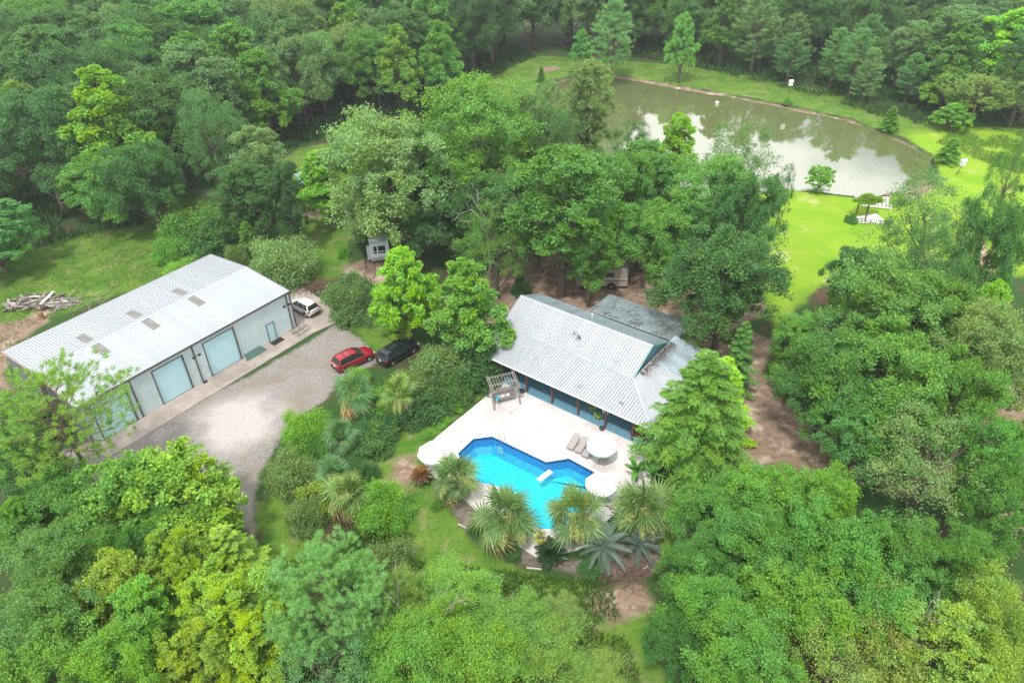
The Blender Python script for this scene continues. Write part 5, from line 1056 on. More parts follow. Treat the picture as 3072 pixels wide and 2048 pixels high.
T('oak_a', 1985, 900, 9, 210, (.045, .13, .035), 'lowest crown of the right trees, just above the bare track', RG)
T('tall_b', 1835, 720, 9, 100, (.07, .17, .03), 'upright green crown at the top of the dirt track', RG)
T('magnolia', 2090, 910, 10, 200, 'mid', 'dense crown between the bare track and the grey-green tree', RG)
T('wispy', 2175, 975, 11, 330, (.082, .16, .075), 'soft grey-green tree in the lower right, behind the big dark grove', RG)
T('oak_c', 2330, 960, 12, 170, 'mid', 'green crown at the right picture edge beside the soft grey-green tree', RG)
LG = 'crowns of the grove in the lower right'
for i, (x, y, h, w, c, lb) in enumerate([(1770, 1090, 9, 220, 'fresh', 'topmost crown of the lower right grove'), (1660, 1130, 8, 200, 'mid', 'crown of the lower right grove nearest the pool palms, upper left corner'), (1900, 1090, 9, 200, 'fresh', 'crown of the lower right grove nearest the bare track'),
        (1760, 1215, 9.5, 230, 'mid', 'crown in the left middle of the lower right grove'), (1950, 1200, 10, 260, 'mid', 'crown in the centre of the lower right grove'), (1610, 1240, 7.5, 170, 'dark', 'dark crown on the left flank of the lower right grove'),
        (2110, 1220, 9.5, 200, 'mid', 'crown on the right flank of the lower right grove'), (1860, 1330, 9.5, 260, 'fresh', 'crown below the centre of the lower right grove'), (1640, 1340, 8.5, 220, 'mid', 'lower left crown of the lower right grove'),
        (2030, 1330, 9, 220, 'mid', 'lower right crown of the lower right grove'), (1560, 1420, 7, 150, 'dark', 'dark crown at the grass path, lowest on the left of the grove'), (1730, 1440, 9, 250, 'mid', 'crown at the very bottom of the lower right grove')]):
    T(['oak_a', 'oak_c', 'oak_b'][i % 3], x, y, h, w, dict(fresh=(.062, .165, .025), mid=(.048, .14, .028), dark=(.032, .10, .026))[c], lb, LG)
T('brushy', 2060, 1370, 8, 300, (.12, .17, .05), 'yellowish thin crown with bare twigs at the bottom right', 'pale trees at the bottom right')
T('wispy', 1950, 1450, 8.5, 260, (.10, .16, .05), 'pale olive crown at the bottom edge, right of the grove', 'pale trees at the bottom right')
T('camphor', 2200, 1440, 8.5, 260, (.13, .21, .035), 'yellow-green crown at the bottom edge towards the right corner', 'pale trees at the bottom right')
T('brushy', 2310, 1330, 9, 220, (.11, .19, .04), 'yellow-green crown against the right edge near the bottom', 'pale trees at the bottom right')
T('brushy', 2320, 1480, 8, 240, (.12, .20, .04), 'yellow-green crown in the bottom right corner', 'pale trees at the bottom right')
T('oak_c', 2335, 1100, 10, 190, 'mid', 'dense crown at the right edge below the soft grey-green tree', 'pale trees at the bottom right')
T('oak_b', 2250, 1230, 9, 170, 'mid', 'green crown between the grove and the right edge', 'pale trees at the bottom right')
# lower left
LL_ = 'trees at the lower left'
TB('longpine', 228, 1140, 868, 320, (.075, .16, .030), 'open long-needled pine standing in front of the shed corner', None)
T('magnolia', 365, 1060, 9.5, 290, (.085, .18, .022), 'large glossy magnolia reaching over the gravel drive', LL_)
T('magnolia', 260, 1080, 10, 260, (.06, .15, .025), 'glossy crown left of the large magnolia', LL_)
T('magnolia', 440, 1135, 7.5, 190, (.08, .18, .022), 'right arm of glossy leaves over the drive, below the large magnolia', LL_)
T('oak_c', 110, 1120, 8, 240, 'mid', 'mid green crown at the left below the long-needled pine', LL_)
T('loose_bush', 40, 900, 6, 150, 'deep', 'dark thicket left of the shed, at the picture edge', LL_)
T('oak_a', 30, 1000, 8, 180, (.03, .10, .03), 'dark crown at the left picture edge level with the pine', LL_)
T('gum_b', 20, 1150, 8, 110, 'fresh', 'bright green crown cut by the left edge below the pine', LL_)
T('oak_b', 90, 1230, 9, 230, (.055, .13, .04), 'grey-green crown with bare twigs at the left edge', LL_)
T('camphor', 385, 1240, 9, 165, (.155, .24, .022), 'rounded yellow-green crown in the middle of the lower left trees', LL_)
T('cypress_b', 500, 1215, 7, 165, (.10, .20, .03), 'soft green crown left of the narrow drive', LL_)
T('magnolia', 240, 1290, 9, 190, (.13, .20, .03), 'yellowish glossy crown left of the rounded yellow-green one', LL_)
T('camphor', 500, 1325, 9, 250, (.15, .25, .022), 'large rounded yellow-green crown beside the bottom of the drive', LL_)
T('camphor', 560, 1400, 8.5, 190, (.17, .28, .022), 'brightest yellow-green crown, lowest beside the plumed pine', LL_)
T('camphor', 430, 1430, 8.5, 200, (.14, .23, .03), 'yellow-green crown at the bottom edge, left of the brightest one', LL_)
T('gum_b', 300, 1350, 9, 190, (.085, .20, .03), 'vivid green crown between the yellow-green ones and the left woods', LL_)
T('oak_b', 250, 1450, 9, 250, (.075, .18, .025), 'green crown on the bottom edge, left part', LL_)
T('oak_a', 90, 1370, 9, 240, (.045, .115, .035), 'dull green crown at the left edge near the bottom', LL_)
T('oak_c', 60, 1480, 9, 240, (.07, .15, .03), 'green crown in the bottom left corner', LL_)
T('oak_b', 170, 1220, 8, 190, (.04, .12, .03), 'dark crown between the magnolias and the left edge', LL_)
T('oak_c', 330, 1200, 8, 160, (.045, .14, .028), 'dark green crown under the large magnolia', LL_)
# bottom centre
BC = 'scrubby trees along the bottom'
TB('plumepine', 790, 1510, 1290, 285, (.070, .175, .065), 'plumed blue-green pine in the bottom middle beside the drive', None)
for i, (k, x, y, h, w, c, lb) in enumerate([('brushy', 1050, 1320, 4.5, 200, (.075, .175, .035), 'scrubby bright tree directly below the pool palms'), ('brushy', 930, 1320, 4.5, 140, (.085, .155, .045), 'thin brown tinged scrub right of the plumed pine'), ('brushy', 980, 1405, 6, 220, (.085, .20, .03), 'scrubby tree with a dead grey fork in its middle'),
        ('brushy', 1170, 1400, 4.8, 210, (.075, .165, .04), 'scrubby tree below the middle of the grass edge'), ('brushy', 1100, 1470, 6, 240, (.085, .20, .03), 'scrubby tree on the bottom edge, centre'), ('brushy', 1280, 1470, 4.5, 210, (.08, .165, .04), 'scrubby tree left of the worn grass path'),
        ('brushy', 930, 1470, 7, 250, (.075, .185, .035), 'scrubby tree on the bottom edge right of the plumed pine'), ('wispy', 720, 1490, 7, 240, (.065, .15, .07), 'blue-green crown under the plumed pine at the bottom edge'), ('brushy', 1390, 1530, 3.5, 150, (.10, .17, .05), 'pale scrub at the bottom edge beside the worn grass path'),
        ('loose_bush', 880, 1260, 3.5, 150, (.08, .12, .05), 'dull scrub between the bright bush and the plumed pine'), ('brushy', 1290, 1385, 2.2, 110, (.10, .155, .05), 'low dry scrub beside the curved bed')]):
    T(k, x, y, h, w, c, lb, BC)
# pond edge small ones
for (k, x, y0_, y1_, w, c, lb) in [('cypress_b', 1243, 188, 153, 22, 'mid', 'tiny young cypress on the grass at the top left of the pond'), ('cypress_b', 2040, 298, 245, 45, 'fresh', 'small young tree on the far bank right of the pond'), ('leafy_bush', 1808, 240, 226, 22, 'mid', 'small bush at the foot of the bird house pole on the far bank'),
        ('cypress_b', 2175, 372, 318, 60, 'fresh', 'small feathery tree at the right end of the pond'), ('gum_b', 2180, 300, 240, 85, 'fresh', 'bright young tree at the wood edge above the right end of the pond'), ('leafy_bush', 1955, 510, 490, 28, 'mid', 'bush climbing the left posts of the pond arbour'), ('loose_bush', 2060, 470, 445, 40, 'yellow', 'yellow-green bush at the near shore behind the airy tree')]:
    TB(k, x, y0_, y1_, w, c, lb)
# leafy arbour
ab = thing('arbour', 'wooden arbour with a leafy green top at the edge of the pond lawn', 'arbour', G(1972, 500)); an = SP['leafy_bush'][1]
for (x, y) in ((1962, 507), (1968, 488), (1990, 490), (1986, 509)): q = G(x, y) - ab.location; b = MB(); b.beam((q.x, q.y, 0), (q.x, q.y, 2.5), .14); b.build('post', WOOD_RED, ab)
o = link('vine', an, ab, loc=(1.1, .6, 2.3), scale=(.85, .6, .25)); o.color = (.18, .34, .01, 1)
# dead trees
def deadtree(me, x, y, h, label, s0): p = G(x, y, 0); o = link('dead_tree', me); o.location = p; k = h / s0; o.scale = (k, k, k); tag(o, label, 'dead tree'); return o
deadtree(bare('dead_tree', 51, 6, 4, 4, 7, .35), 62, 412, 8, 'bare grey many-stemmed dead shrub at the left edge of the woods', 6)
deadtree(bare('dead_tree', 52, 12, 4, 4, 1, .5), 1125, 640, 13, 'bare dead tree with pale twigs left of the house', 12)
deadtree(bare('dead_tree', 53, 9, 4, 4, 2, .5), 968, 1480, 8.5, 'dead grey fork sticking out of the scrub at the bottom centre', 9)
deadtree(bare('dead_tree', 54, 10, 4, 4, 3, .6), 2010, 1560, 9, 'bare twiggy branches among the pale trees at the bottom right', 10)
deadtree(bare('dead_tree', 55, 9, 4, 3, 2, .5), 1215, 590, 10, 'bare white snag in front of the big trees, left of the pale trunk', 9)

# ------------------------------------------------------------------ the woods around, tree by tree
def world_poly(pts, extra): return np.array([[*G(x, y)[:2]] for x, y in pts] + extra)
LEFTW = world_poly([(-330, 560), (-60, 600), (130, 560), (330, 520), (420, 440), (560, 420), (640, 360), (700, 330), (800, 305), (900, 265), (1060, 215), (1130, 172), (1235, 128), (1360, 128), (1440, 130)], [[38, 300], [-190, 300], [-200, 150]])
RIGHTW = world_poly([(1440, 130), (1480, 142), (1560, 150), (1700, 180), (1900, 228), (2060, 285), (2180, 300), (2380, 295), (2600, 300)], [[190, 215], [170, 290], [38, 300]])
RSIDE = world_poly([(2380, 420), (2500, 420), (2900, 900), (2560, 1500), (2400, 1500), (2400, 1000)], [])
def scatter(pl, sp, seed):
    g = random.Random(seed); x0_, y0_ = pl.min(0); x1_, y1_ = pl.max(0); out = []; r_ = 0; y = y0_
    while y < y1_:
        x = x0_ + (sp / 2 if r_ % 2 else 0)
        while x < x1_: out.append((x + g.uniform(-.32, .32) * sp, y + g.uniform(-.32, .32) * sp)); x += sp
        y += sp * .82; r_ += 1
    a = np.array(out); a = a[sdist(a, pl) > 1.5]; return [tuple(q) for q in a]
ORD = ['first', 'second', 'third', 'fourth', 'fifth', 'sixth', 'seventh', 'eighth', 'ninth', 'tenth', 'eleventh', 'twelfth', 'thirteenth', 'fourteenth', 'fifteenth', 'sixteenth', 'seventeenth', 'eighteenth', 'nineteenth', 'twentieth'] + ['twenty-' + w for w in ['first', 'second', 'third', 'fourth', 'fifth', 'sixth', 'seventh', 'eighth', 'ninth']] + ['thirtieth'] + ['thirty-' + w for w in ['first', 'second', 'third', 'fourth', 'fifth', 'sixth', 'seventh', 'eighth', 'ninth']]
taken = [o.location.copy() for o in C.objects if o.get('category') == 'tree']
def woods(pts, zone_name, pal_, front_pine=None, seed=1, rows=8, group='', sp=9, hr=(15, 22)):
    g = random.Random(seed); vis = []
    for (x, y) in pts:
        if any((q.x - x) ** 2 + (q.y - y) ** 2 < (sp * .55) ** 2 for q in taken): continue
        d = y; h = g.uniform(*hr); px, py = PX((x, y, h)); 
        if px < -120 or px > 2460 or y > (238 if px > 1180 else 205) or PX((x, y, h * .6))[1] < -25: continue
        vis.append((x, y, h, px, py))
    vis.sort(key=lambda v: -v[4]); n = len(vis); per = max(1, math.ceil(n / rows))
    for r_ in range(0, n, per):
        row = sorted(vis[r_:r_ + per], key=lambda v: v[3]); ri = r_ // per
        for i, (x, y, h, px, py) in enumerate(row):
            fp = front_pine and front_pine(px, py, ri)
            key, col, word = g.choice(pal_) if not fp else g.choice([('pine_a', 'pine', 'soft plumed pine'), ('pine_b', 'pinegrey', 'soft grey-green pine')])
            if fp: h *= .80
            kk = {'pine_a': .30, 'pine_b': .27, 'gum_a': .32, 'gum_b': .34, 'tall_a': .33, 'tall_b': .32}.get(key, .42)
            shown = -20 <= px <= 2372 and py > -60
            nm = ['nearest', 'second', 'third', 'fourth', 'fifth', 'sixth', 'seventh', 'eighth', 'ninth', 'tenth'][ri] if ri < 10 else 'farthest'
            lab = '%s, %s, %s row back, %s from the left' % (word, zone_name, nm, ORD[min(i, 38)])
            plant(key, (x, y), h, h * kk * g.uniform(.9, 1.15), COL[col], lab, group, seed=int(abs(x * 31 + y * 7)))
PALL = [('oak_a', 'dark', 'dark round-crowned tree'), ('oak_b', 'mid', 'mid green round-crowned tree'), ('oak_c', 'bluegrey', 'blue-green broad tree'), ('tall_a', 'dark', 'dark upright tree'), ('tall_b', 'mid', 'mid green upright tree'), ('tall_b', 'bluegrey', 'dull grey-green upright tree'), ('gum_a', 'fresh', 'bright green pointed tree'), ('oak_b', 'deep', 'very dark broad tree'), ('oak_a', 'grey', 'grey-green broad tree'), ('tall_a', 'mid', 'green oval tree'), ('gum_b', 'mid', 'green conical tree')]
woods(scatter(LEFTW, 10.0, 3), 'woods left of the pond', PALL, lambda px, py, r: px > 1180 and py > 40 and (int(px) % 3 != 0), 5, 12, 'trees of the woods left of the pond', 10)
woods(scatter(RIGHTW, 9.6, 4), 'woods behind the pond', [('tall_a', 'dark', 'dark upright tree'), ('tall_b', 'bluegrey', 'dull blue-green upright tree'), ('oak_a', 'deep', 'very dark broad tree'), ('oak_b', 'dark', 'dark broad tree'), ('pine_a', 'pinegrey', 'grey-green pine'), ('gum_a', 'mid', 'green conical tree'), ('oak_c', 'mid', 'mid green broad tree')],
      lambda px, py, r: r < 3 and px < 2120 and int(px) % 5 != 0, 6, 9, 'trees of the woods behind the pond', 9.6, (11.5, 17.5))
woods(scatter(RSIDE, 10, 9), 'woods past the right edge', [('oak_a', 'mid', 'mid green broad tree'), ('oak_b', 'dark', 'dark broad tree'), ('wispy', 'mid', 'thin green tree')], None, 8, 4, 'trees past the right edge', 10)
TB('gum_a', 2265, 240, 20, 180, (.11, .25, .03), 'tall bright yellow-green tree rising at the top right corner of the woods')
TB('gum_b', 2165, 262, 150, 120, (.08, .18, .03), 'fresh green tree below the bright one at the top right')
TB('longpine', 2225, 288, 175, 150, (.10, .17, .05), 'olive plumed pine at the wood edge right of the pond')
TB('wispy', 2318, 292, 160, 150, (.11, .18, .07), 'pale speckled tree at the right picture edge above the dirt clearing')
T('pine_a', 1412, -5, 17, 105, (.065, .16, .065), 'big soft pine standing alone at the head of the pond')
T('gum_b', 1575, 32, 14, 75, (.075, .19, .045), 'pointed bright pine right of the head of the pond')
T('gum_b', 1338, 70, 9, 55, (.06, .18, .05), 'small bright pointed tree left of the big soft pine')
T('gum_a', 1003, 50, 17, 110, (.065, .17, .03), 'bright conical tree on the wood edge left of the pond')
T('gum_a', 905, 60, 17, 110, (.075, .16, .03), 'fresh pointed tree just left of the bright conical one')

# ------------------------------------------------------------------ palms and other big-leaved plants
def fan_mesh(name, seed, stalk=1.1, blade=1.15, n=21, droop=.5):
    rng = np.random.RandomState(seed); V = []; F = []; lf = []
    pts = [np.array([stalk * f, 0, .12 * math.sin(f * 2.2) - .10 * f * f]) for f in (0, .5, 1)]
    for i in range(2):
        b0 = len(V); 
        for p, w in ((pts[i], .035), (pts[i + 1], .025)): V += [p + [0, w, 0], p - [0, w, 0]]
        F.append((b0, b0 + 1, b0 + 3, b0 + 2)); lf.append(.45)
    hub = pts[2]
    for k in range(n):
        a = (k / (n - 1) - .5) * 2 * 2.35; L_ = blade * (1 - .18 * abs(a / 2.35) ** 2) * rng.uniform(.88, 1.08); d = np.array([math.cos(a), math.sin(a), 0]); s_ = np.array([-d[1], d[0], 0]); b0 = len(V); w = .066
        fold = .35 * (1 if k % 2 else -1)
        for f, ww in ((.04, .35), (.38, 1.0), (.68, .75), (1.0, .08)):
            c = hub + d * L_ * f + np.array([0, 0, -droop * L_ * max(0, f - .25) ** 1.8 + .25 * f * abs(math.sin(a)) * .6 * (1 - f)])
            ww *= .8; V += [c + s_ * w * ww + [0, 0, fold * w * ww], c - s_ * w * ww - [0, 0, fold * w * ww]]
        for j in range(3): F.append((b0 + 2 * j, b0 + 2 * j + 1, b0 + 2 * j + 3, b0 + 2 * j + 2)); lf.append(float(np.clip(rng.normal(.5, .22), 0, 1)))
    return mesh_np(name, V, F, [FROND], fattr=dict(leaf=lf, bough=[.5] * len(F)))
def pinnate_mesh(name, seed, L_=2.0, n=34, arch=.9, ll=.45, lw=.03, vdown=.3):
    rng = np.random.RandomState(seed); V = []; F = []; lf = []; rp = lambda f: np.array([L_ * f * (1 - .12 * f), 0, arch * (f * .9 - 1.35 * f * f)])
    prev = None
    for i in range(9):
        c = rp(i / 8); b0 = len(V); w = .03 * (1.1 - i / 8); V += [c + [0, w, 0], c - [0, w, 0]]
        if i: F.append((b0 - 2, b0 - 1, b0 + 1, b0)); lf.append(.7)
    for k in range(n):
        f = .12 + .86 * k / (n - 1); c = rp(f); t = rp(min(1, f + .02)) - c; t /= np.linalg.norm(t)
        for sgn in (-1, 1):
            l2 = ll * math.sin(math.pi * (.15 + .8 * f)) ** .6 * rng.uniform(.9, 1.1); d = t * .55 + np.array([0, sgn * .8, vdown * .6]); d /= np.linalg.norm(d); u = np.cross(d, [0, 0, 1]); u /= np.linalg.norm(u) + 1e-9; b0 = len(V)
            for g_, ww in ((0, .6), (.5, 1), (1, .1)): q = c + d * l2 * g_ - np.array([0, 0, vdown * 1.1 * l2 * g_ * g_]); V += [q + u * lw * ww, q - u * lw * ww]
            for j in range(2): F.append((b0 + 2 * j, b0 + 2 * j + 1, b0 + 2 * j + 3, b0 + 2 * j + 2)); lf.append(float(np.clip(rng.normal(.5, .2), 0, 1)))
    return mesh_np(name, V, F, [FROND], fattr=dict(leaf=lf, bough=[.5] * len(F)))
FANS = [fan_mesh('frond', 61, droop=.25), fan_mesh('frond', 62, droop=.6), fan_mesh('frond', 63, 1.0, 1.2, droop=1.0)]
def panicle():
    rng = np.random.RandomState(9); n = 900; f = rng.rand(n); P = np.column_stack([f * 1.5, rng.normal(0, .20, n) * (1.1 - f), -.45 * f * f + rng.normal(0, .16, n)]); D = rng.normal(size=(n, 3)) + [.8, 0, -.4]
    return leaf_mesh('flower_stalk', P, D, rng.normal(size=(n, 3)) + [0, 0, 1], np.full(n, .15), np.full(n, .045), FROND, np.full(n, .5), rng)
PANI = panicle(); PTRUNK = M('palm_trunk', (.17, .14, .12), .9, var=.5, scale=6, bumps=.6)
def trunk_mesh(name, h, r, boots=True, seed=1):
    rng = np.random.RandomState(seed); b = MB(); b.tube([(0, 0, -.1), (.03, 0, h * .5), (0, .03, h)], [r * 1.15, r, r * 1.2], 10)
    if boots:
        for i in range(int(h * 18)): z = h * (i / (h * 18)); a = i * 2.4; b.beam((r * .8 * math.cos(a), r * .8 * math.sin(a), z), (r * 1.7 * math.cos(a), r * 1.7 * math.sin(a), z + .22), .09, .03)
    return b.mesh(name, PTRUNK)
def sabal(label, x, y, h, r, col=(.075, .15, .045), nf=25, group='cabbage palms round the terrace', flowers=3, seed=1, crown_at=True):
    g = random.Random(seed * 17 + 3); p = G(x, y, h); r *= 1.28; t = thing('fan_palm', label, 'palm tree', (p.x, p.y, 0), g.uniform(0, 6.28), group); t.rotation_euler[0] = g.uniform(-.09, .09); t.rotation_euler[1] = g.uniform(-.09, .09)
    link('trunk', trunk_mesh('trunk', h, .17, seed=seed), t); k = r / 2.15
    for i in range(nf):
        f = i / nf; el = R(84) - R(140) * f ** .9; az = i * 2.399 + g.uniform(-.5, .5); me = FANS[0 if f < .35 else 1 if f < .7 else 2]
        o = link('frond', me, t, loc=(0, 0, h + .15 - .35 * f)); o.rotation_euler = (g.uniform(-.5, .5), -el, az); s_ = k * g.uniform(.72, 1.12); o.scale = (s_, s_ * g.uniform(.7, 1.1), s_)
        dead = f > .74; v = g.uniform(.8, 1.25); c = (.22, .17, .09) if dead and g.random() < .6 else col
        yl = max(0, g.gauss(.1, .25)); v *= 1.45; o.color = (c[0] * v * (1 + yl), c[1] * v * (1 + .3 * yl), c[2] * v, 1)
    for i in range(flowers):
        o = link('flower_stalk', PANI, t, loc=(0, 0, h + .1)); az = g.uniform(-2.6, -.5) - t.rotation_euler[2]; o.rotation_euler = (0, g.uniform(-.25, .15), az); o.scale = (k * 1.05,) * 3; o.color = (.46, .52, .20, 1)
    return t
sabal('cabbage palm at the left end of the pool, beside the corner parasol', 1045, 1095, 2.6, 2.1, seed=1, flowers=2)
sabal('cabbage palm second from the left in the row below the pool', 1155, 1185, 2.9, 2.45, seed=2, flowers=3)
sabal('cabbage palm third from the left in the row below the pool, full of pale flowers', 1318, 1185, 3.0, 2.35, seed=3, flowers=6)
sabal('cabbage palm at the right end of the row below the pool', 1468, 1165, 3.0, 2.45, seed=4, flowers=5)
g2 = 'cabbage palms beside the gravel drive'
sabal('cabbage palm topmost left of the pair below the red car', 822, 905, 3.2, 2.2, (.065, .16, .055), group=g2, seed=5, flowers=1)
sabal('cabbage palm topmost right of the pair below the dark parked car', 908, 905, 3.2, 1.9, (.10, .19, .04), group=g2, seed=6, flowers=2)
sabal('small cabbage palm between the upper pair and the lower left group', 780, 1003, 2.0, 1.7, (.065, .15, .055), group=g2, seed=7, flowers=0)
sabal('cabbage palm of the lower left group, higher one', 765, 1090, 2.6, 1.7, (.07, .16, .06), group=g2, seed=8, flowers=1)
sabal('cabbage palm of the lower left group, lower right one', 800, 1140, 2.8, 2.1, (.10, .18, .045), group=g2, seed=9, flowers=2)
SAGO = pinnate_mesh('frond', 71, 1.15, 30, .45, .20, .02, .25); PINDO = pinnate_mesh('frond', 72, 2.5, 40, 1.9, .42, .02, .9)
def feather(name, label, x, y, h, me, nf, col, k, el0, el1, group=None, seed=1, tr=.14, mix=None):
    g = random.Random(seed); p = G(x, y, h); t = thing(name, label, 'palm', (p.x, p.y, 0), g.uniform(0, 6), group)
    link('trunk', trunk_mesh('trunk', max(h, .2), tr, seed=seed), t)
    for i in range(nf):
        f = i / nf; o = link('frond', me, t, loc=(0, 0, h)); o.rotation_euler = (g.uniform(-.25, .25), -(el0 + (el1 - el0) * f), i * 2.399); s_ = k * g.uniform(.85, 1.1); o.scale = (s_, s_, s_); v = g.uniform(.8, 1.2); c = mix if mix and f > .55 else col; o.color = (c[0] * v, c[1] * v, c[2] * v, 1)
    return t
feather('sago_palm', 'sago palm with reddish brown fronds at the left foot of the palm row', 967, 1092, .8, SAGO, 44, (.24, .13, .03), 1.0, R(75), R(-15), seed=1, mix=(.16, .10, .07))
feather('sago_palm', 'dark green sago palm under the third palm from the left', 1265, 1272, .7, SAGO, 46, (.035, .085, .03), 1.3, R(75), R(0), seed=2)
feather('pindo_palm', 'silvery palm with long arching feather fronds below the pool', 1385, 1262, 1.5, PINDO, 26, (.15, .22, .18), 1.0, R(85), R(0), seed=3, tr=.2)
feather('pindo_palm', 'shaded silvery palm behind the arching one, under the rightmost palm', 1468, 1255, 1.0, PINDO, 18, (.11, .17, .14), .85, R(80), R(5), seed=4, tr=.2)
sabal('little thin-trunked palm between the palm row and the dark sago', 1252 - 6, 1232, 2.1, .55, (.20, .24, .04), nf=12, flowers=0, group=None, seed=12)
T('leafy_bush', 1177, 1262, .9, 45, 'deep', 'low dark green shrub on the mulch below the second palm')
T('leafy_bush', 1000, 1150, .8, 30, 'mid', 'small green shrub at the edge of the mulch beside the leftmost palm')
T('leafy_bush', 1105, 1195, 1.2, 60, 'dark', 'dark green shrub between the leftmost and second palms')
T('leafy_bush', 1360, 1290, 1.0, 60, 'deep', 'dark low shrub between the sago and the silvery palm')
# banana
def banana_leaf(name, seed):
    b = MB(); S = 9; V = []; 
    for i in range(S + 1): f = i / S; w = .26 * math.sin(math.pi * min(1, f * .92 + .08)) ** .55; c = (1.9 * f * (1 - .1 * f), 0, .85 * f - 1.05 * f * f); V += [(c[0], -w, c[2] + .08), (c[0], -w * .5, c[2] + .05), c, (c[0], w * .5, c[2] + .05), (c[0], w, c[2] + .08)]
    F = [(i * 5 + j, i * 5 + j + 1, (i + 1) * 5 + j + 1, (i + 1) * 5 + j) for i in range(S) for j in range(4)]
    return mesh_np(name, V, F, [FROND], fattr=dict(leaf=[.5 + .1 * ((k // 4) % 2) for k in range(len(F))], bough=[.5] * len(F)))
BAN = banana_leaf('leaf', 1)
for (x, y, k, lb) in ((1462, 1105, 1.0, 'banana plant with broad upright leaves at the right corner of the terrace'), (1497, 1112, .85, 'smaller banana plant right of the tall leaved one')):
    g = random.Random(x); p = G(x, y, .0); t = thing('banana_plant', lb, 'plant', p, 0, 'banana plants'); b = MB(); b.tube([(0, 0, -.05), (0, 0, 1.3 * k)], [.13, .07], 8); b.build('stem', M('banana_stem', (.12, .18, .05), .6), t)
    for i in range(11): o = link('leaf', BAN, t, loc=(0, 0, 1.2 * k)); o.rotation_euler = (g.uniform(-.6, .6), -R(g.uniform(15, 72)), i * 2.4); o.scale = (k * g.uniform(.7, 1.0),) * 3; v = g.uniform(.8, 1.3); o.color = (.07 * v, .22 * v, .03 * v, 1)

# ------------------------------------------------------------------ ground cover: tall weeds and fallen leaves
def tufts(name, label, areas, n, col, hmin, hmax, seed, w=.05):
    rng = np.random.RandomState(seed); PP = []
    for ar, m_ in areas:
        pl = poly(ar); lo, hi = pl.min(0), pl.max(0); q = lo + rng.rand(int(m_ * 2.5), 2) * (hi - lo); q = q[(sdist(q, pl) > 0) & (vnoise(q, 2.5, 20 + seed) > .35)][:m_]; PP.append(q)
    P2 = np.concatenate(PP); n_ = len(P2); P = np.column_stack([P2, np.full(n_, -.02)]); D = rng.normal(size=(n_, 3)) * .45 + [0, 0, 1.1]
    o = link(name, leaf_mesh(name, P, D, rng.normal(size=(n_, 3)), rng.uniform(hmin, hmax, n_), np.full(n_, w), FROND, np.clip(.5 + rng.normal(0, .2, n_), 0, 1), rng)); o.color = (*col, 1); tag(o, label, 'grass', None, 'stuff'); return o
tufts('tall_grass', 'tall weedy grass in the field behind the shed and at the wood edge', [(LAWNS['side_field'], 24000), ([(340, 505), (420, 440), (480, 450), (560, 560), (470, 590), (350, 560)], 5000)], 0, (.07, .17, .02), .15, .45, 1)
tufts('tall_grass', 'tall pale grass along the far bank at the foot of the woods', [([(1240, 135), (1400, 140), (1700, 172), (1900, 215), (2050, 265), (2060, 285), (1900, 240), (1700, 195), (1400, 160), (1240, 150)], 9000), ([(2150, 330), (2200, 290), (2352, 300), (2400, 400), (2330, 400)], 6000)], 0, (.12, .24, .03), .3, .8, 2, .08)
tufts('pond_reeds', 'bright reeds fringing the near shore of the pond', [([(1790, 432), (1850, 428), (1900, 438), (1970, 448), (1960, 456), (1850, 440), (1790, 440)], 2500)], 0, (.16, .34, .01), .2, .6, 3)
tufts('undergrowth', 'weeds and undergrowth beneath the scrubby trees at the bottom', [([(560, 1330), (900, 1200), (1060, 1300), (1400, 1340), (1480, 1600), (500, 1600)], 22000)], 0, (.08, .17, .03), .2, .7, 4, .09)
tufts('woodland_undergrowth', 'dark weeds and saplings on the floor of the woods', [([(-60, 600), (130, 560), (330, 520), (420, 440), (560, 420), (640, 360), (800, 305), (900, 265), (1060, 215), (1235, 128), (1100, 80), (700, 150), (200, 300), (-100, 400)], 30000), ([(1440, 130), (1560, 150), (1700, 180), (1900, 228), (2060, 285), (2400, 295), (2400, 150), (1700, 80), (1440, 90)], 16000)], 0, (.05, .12, .025), .5, 1.8, 5, .28)
rng = np.random.RandomState(8)
def litter(name, label, pts, sx, cols):
    n_ = len(pts); b = leaf_mesh(name, np.array(pts), rng.normal(size=(n_, 3)) * [1, 1, .15], np.tile([0, 0, 1.], (n_, 1)), rng.uniform(.06, .16, n_) * sx, rng.uniform(.04, .10, n_) * sx, M(name + '_mat', cols, .9, var=.4), np.full(n_, .5), rng); return tag(link(name, b), label, 'leaves', None, 'stuff')
pts = []
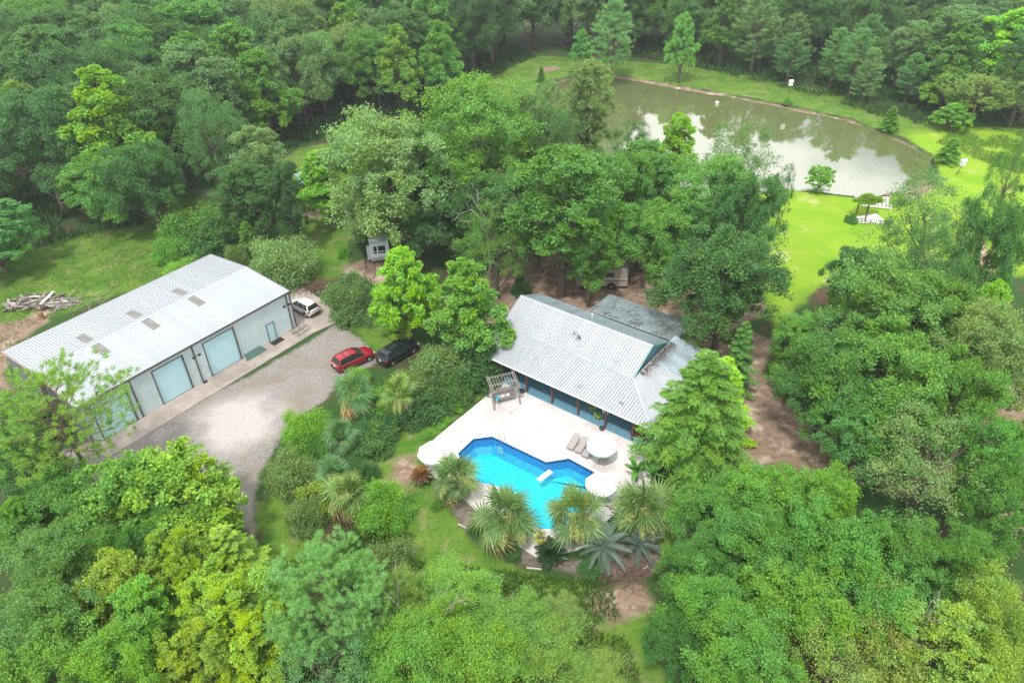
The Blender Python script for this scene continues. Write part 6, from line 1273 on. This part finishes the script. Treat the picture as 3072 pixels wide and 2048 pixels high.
for (u_, w_, n_) in ((-33.0, -53.4, 60), (-33.6, -53.6, 25), (-35.5, -49.3, 6), (-29.5, -48.2, 14), (-24.8, -48.3, 14), (-28.0, -52.6, 8), (-38.0, -52.8, 5)):
    for k in range(n_):
        a = u_ + rng.normal(0, .16); c = w_ + rng.normal(0, .13); zz = ZB + (ZR - ZB) * (WB - c) / (WB - WR) if c < WB else ZE + (ZB - ZE) * (WE - c) / (WE - WB); pts.append(tuple(Hh(a, c, zz + .06)))
litter('roof_litter', 'small dark clumps of leaves and twigs lying on the front of the house roof', pts, 1.1, (.05, .07, .03))
pts = []
for k in range(140): q = Hh(rng.uniform(-38, -21), rng.uniform(-46.8, -36), .085); pts.append(tuple(q))
pts = [q for q, i_ in zip(pts, sdist(np.array(pts)[:, :2], pool_w)) if i_ < -.3]
litter('terrace_leaves', 'a few fallen leaves scattered on the pool terrace', pts, .9, (.16, .10, .06))
pts = []
for k in range(900): u = rng.uniform(RU1 + .2, RX + 1.0); w = rng.uniform(WK, WB - 1); t_ = (u - RU1) / (RX - RU1); pts.append(tuple(Hh(RU1 + .15 + abs(rng.normal(0, .5)), w, ZB + .05 - .0)))
litter('roof_leaves', 'dead leaves gathered on the roof at the foot of the gable wall', [(*p[:2], p[2] - .165 * (p - Hh(RU1, 0, 0)).dot(HU) if False else p[2]) for p in [Vector(q) for q in pts]], 1.0, (.13, .075, .05))
pts = [tuple(Hh(rng.uniform(-35.8, -25.6), -60.4 - abs(rng.normal(0, 1.6)), 3.02)) for k in range(900)]
pts = [(p[0], p[1], 2.95 + .06 - .045 * (-60.2 - Vector(p).dot(HW))) for p in pts if vnoise(np.array([[p[0], p[1]]]), 1.0, 3)[0] > .5]
litter('shelter_leaves', 'dead leaves and moss lying on the roof of the back shelter', pts, 1.4, (.05, .04, .03))
bpy.context.view_layer.update()

# ------------------------------------------------------------------ humid summer air
hz = MB(); hz.box((0, 0, 26.0), (1100, 1100, 56.0)); m = bpy.data.materials.new('air'); m.use_nodes = True; N = m.node_tree.nodes; N.remove(N['Principled BSDF'])
pv = N.new('ShaderNodeVolumePrincipled'); pv.inputs['Color'].default_value = (.86, .93, 1, 1); pv.inputs['Density'].default_value = HAZE; pv.inputs['Anisotropy'].default_value = .3; m.node_tree.links.new(pv.outputs[0], N['Material Output'].inputs['Volume'])
ho = hz.build('haze', m); tag(ho, 'thin bluish summer haze hanging over the whole place', None, None, 'stuff')
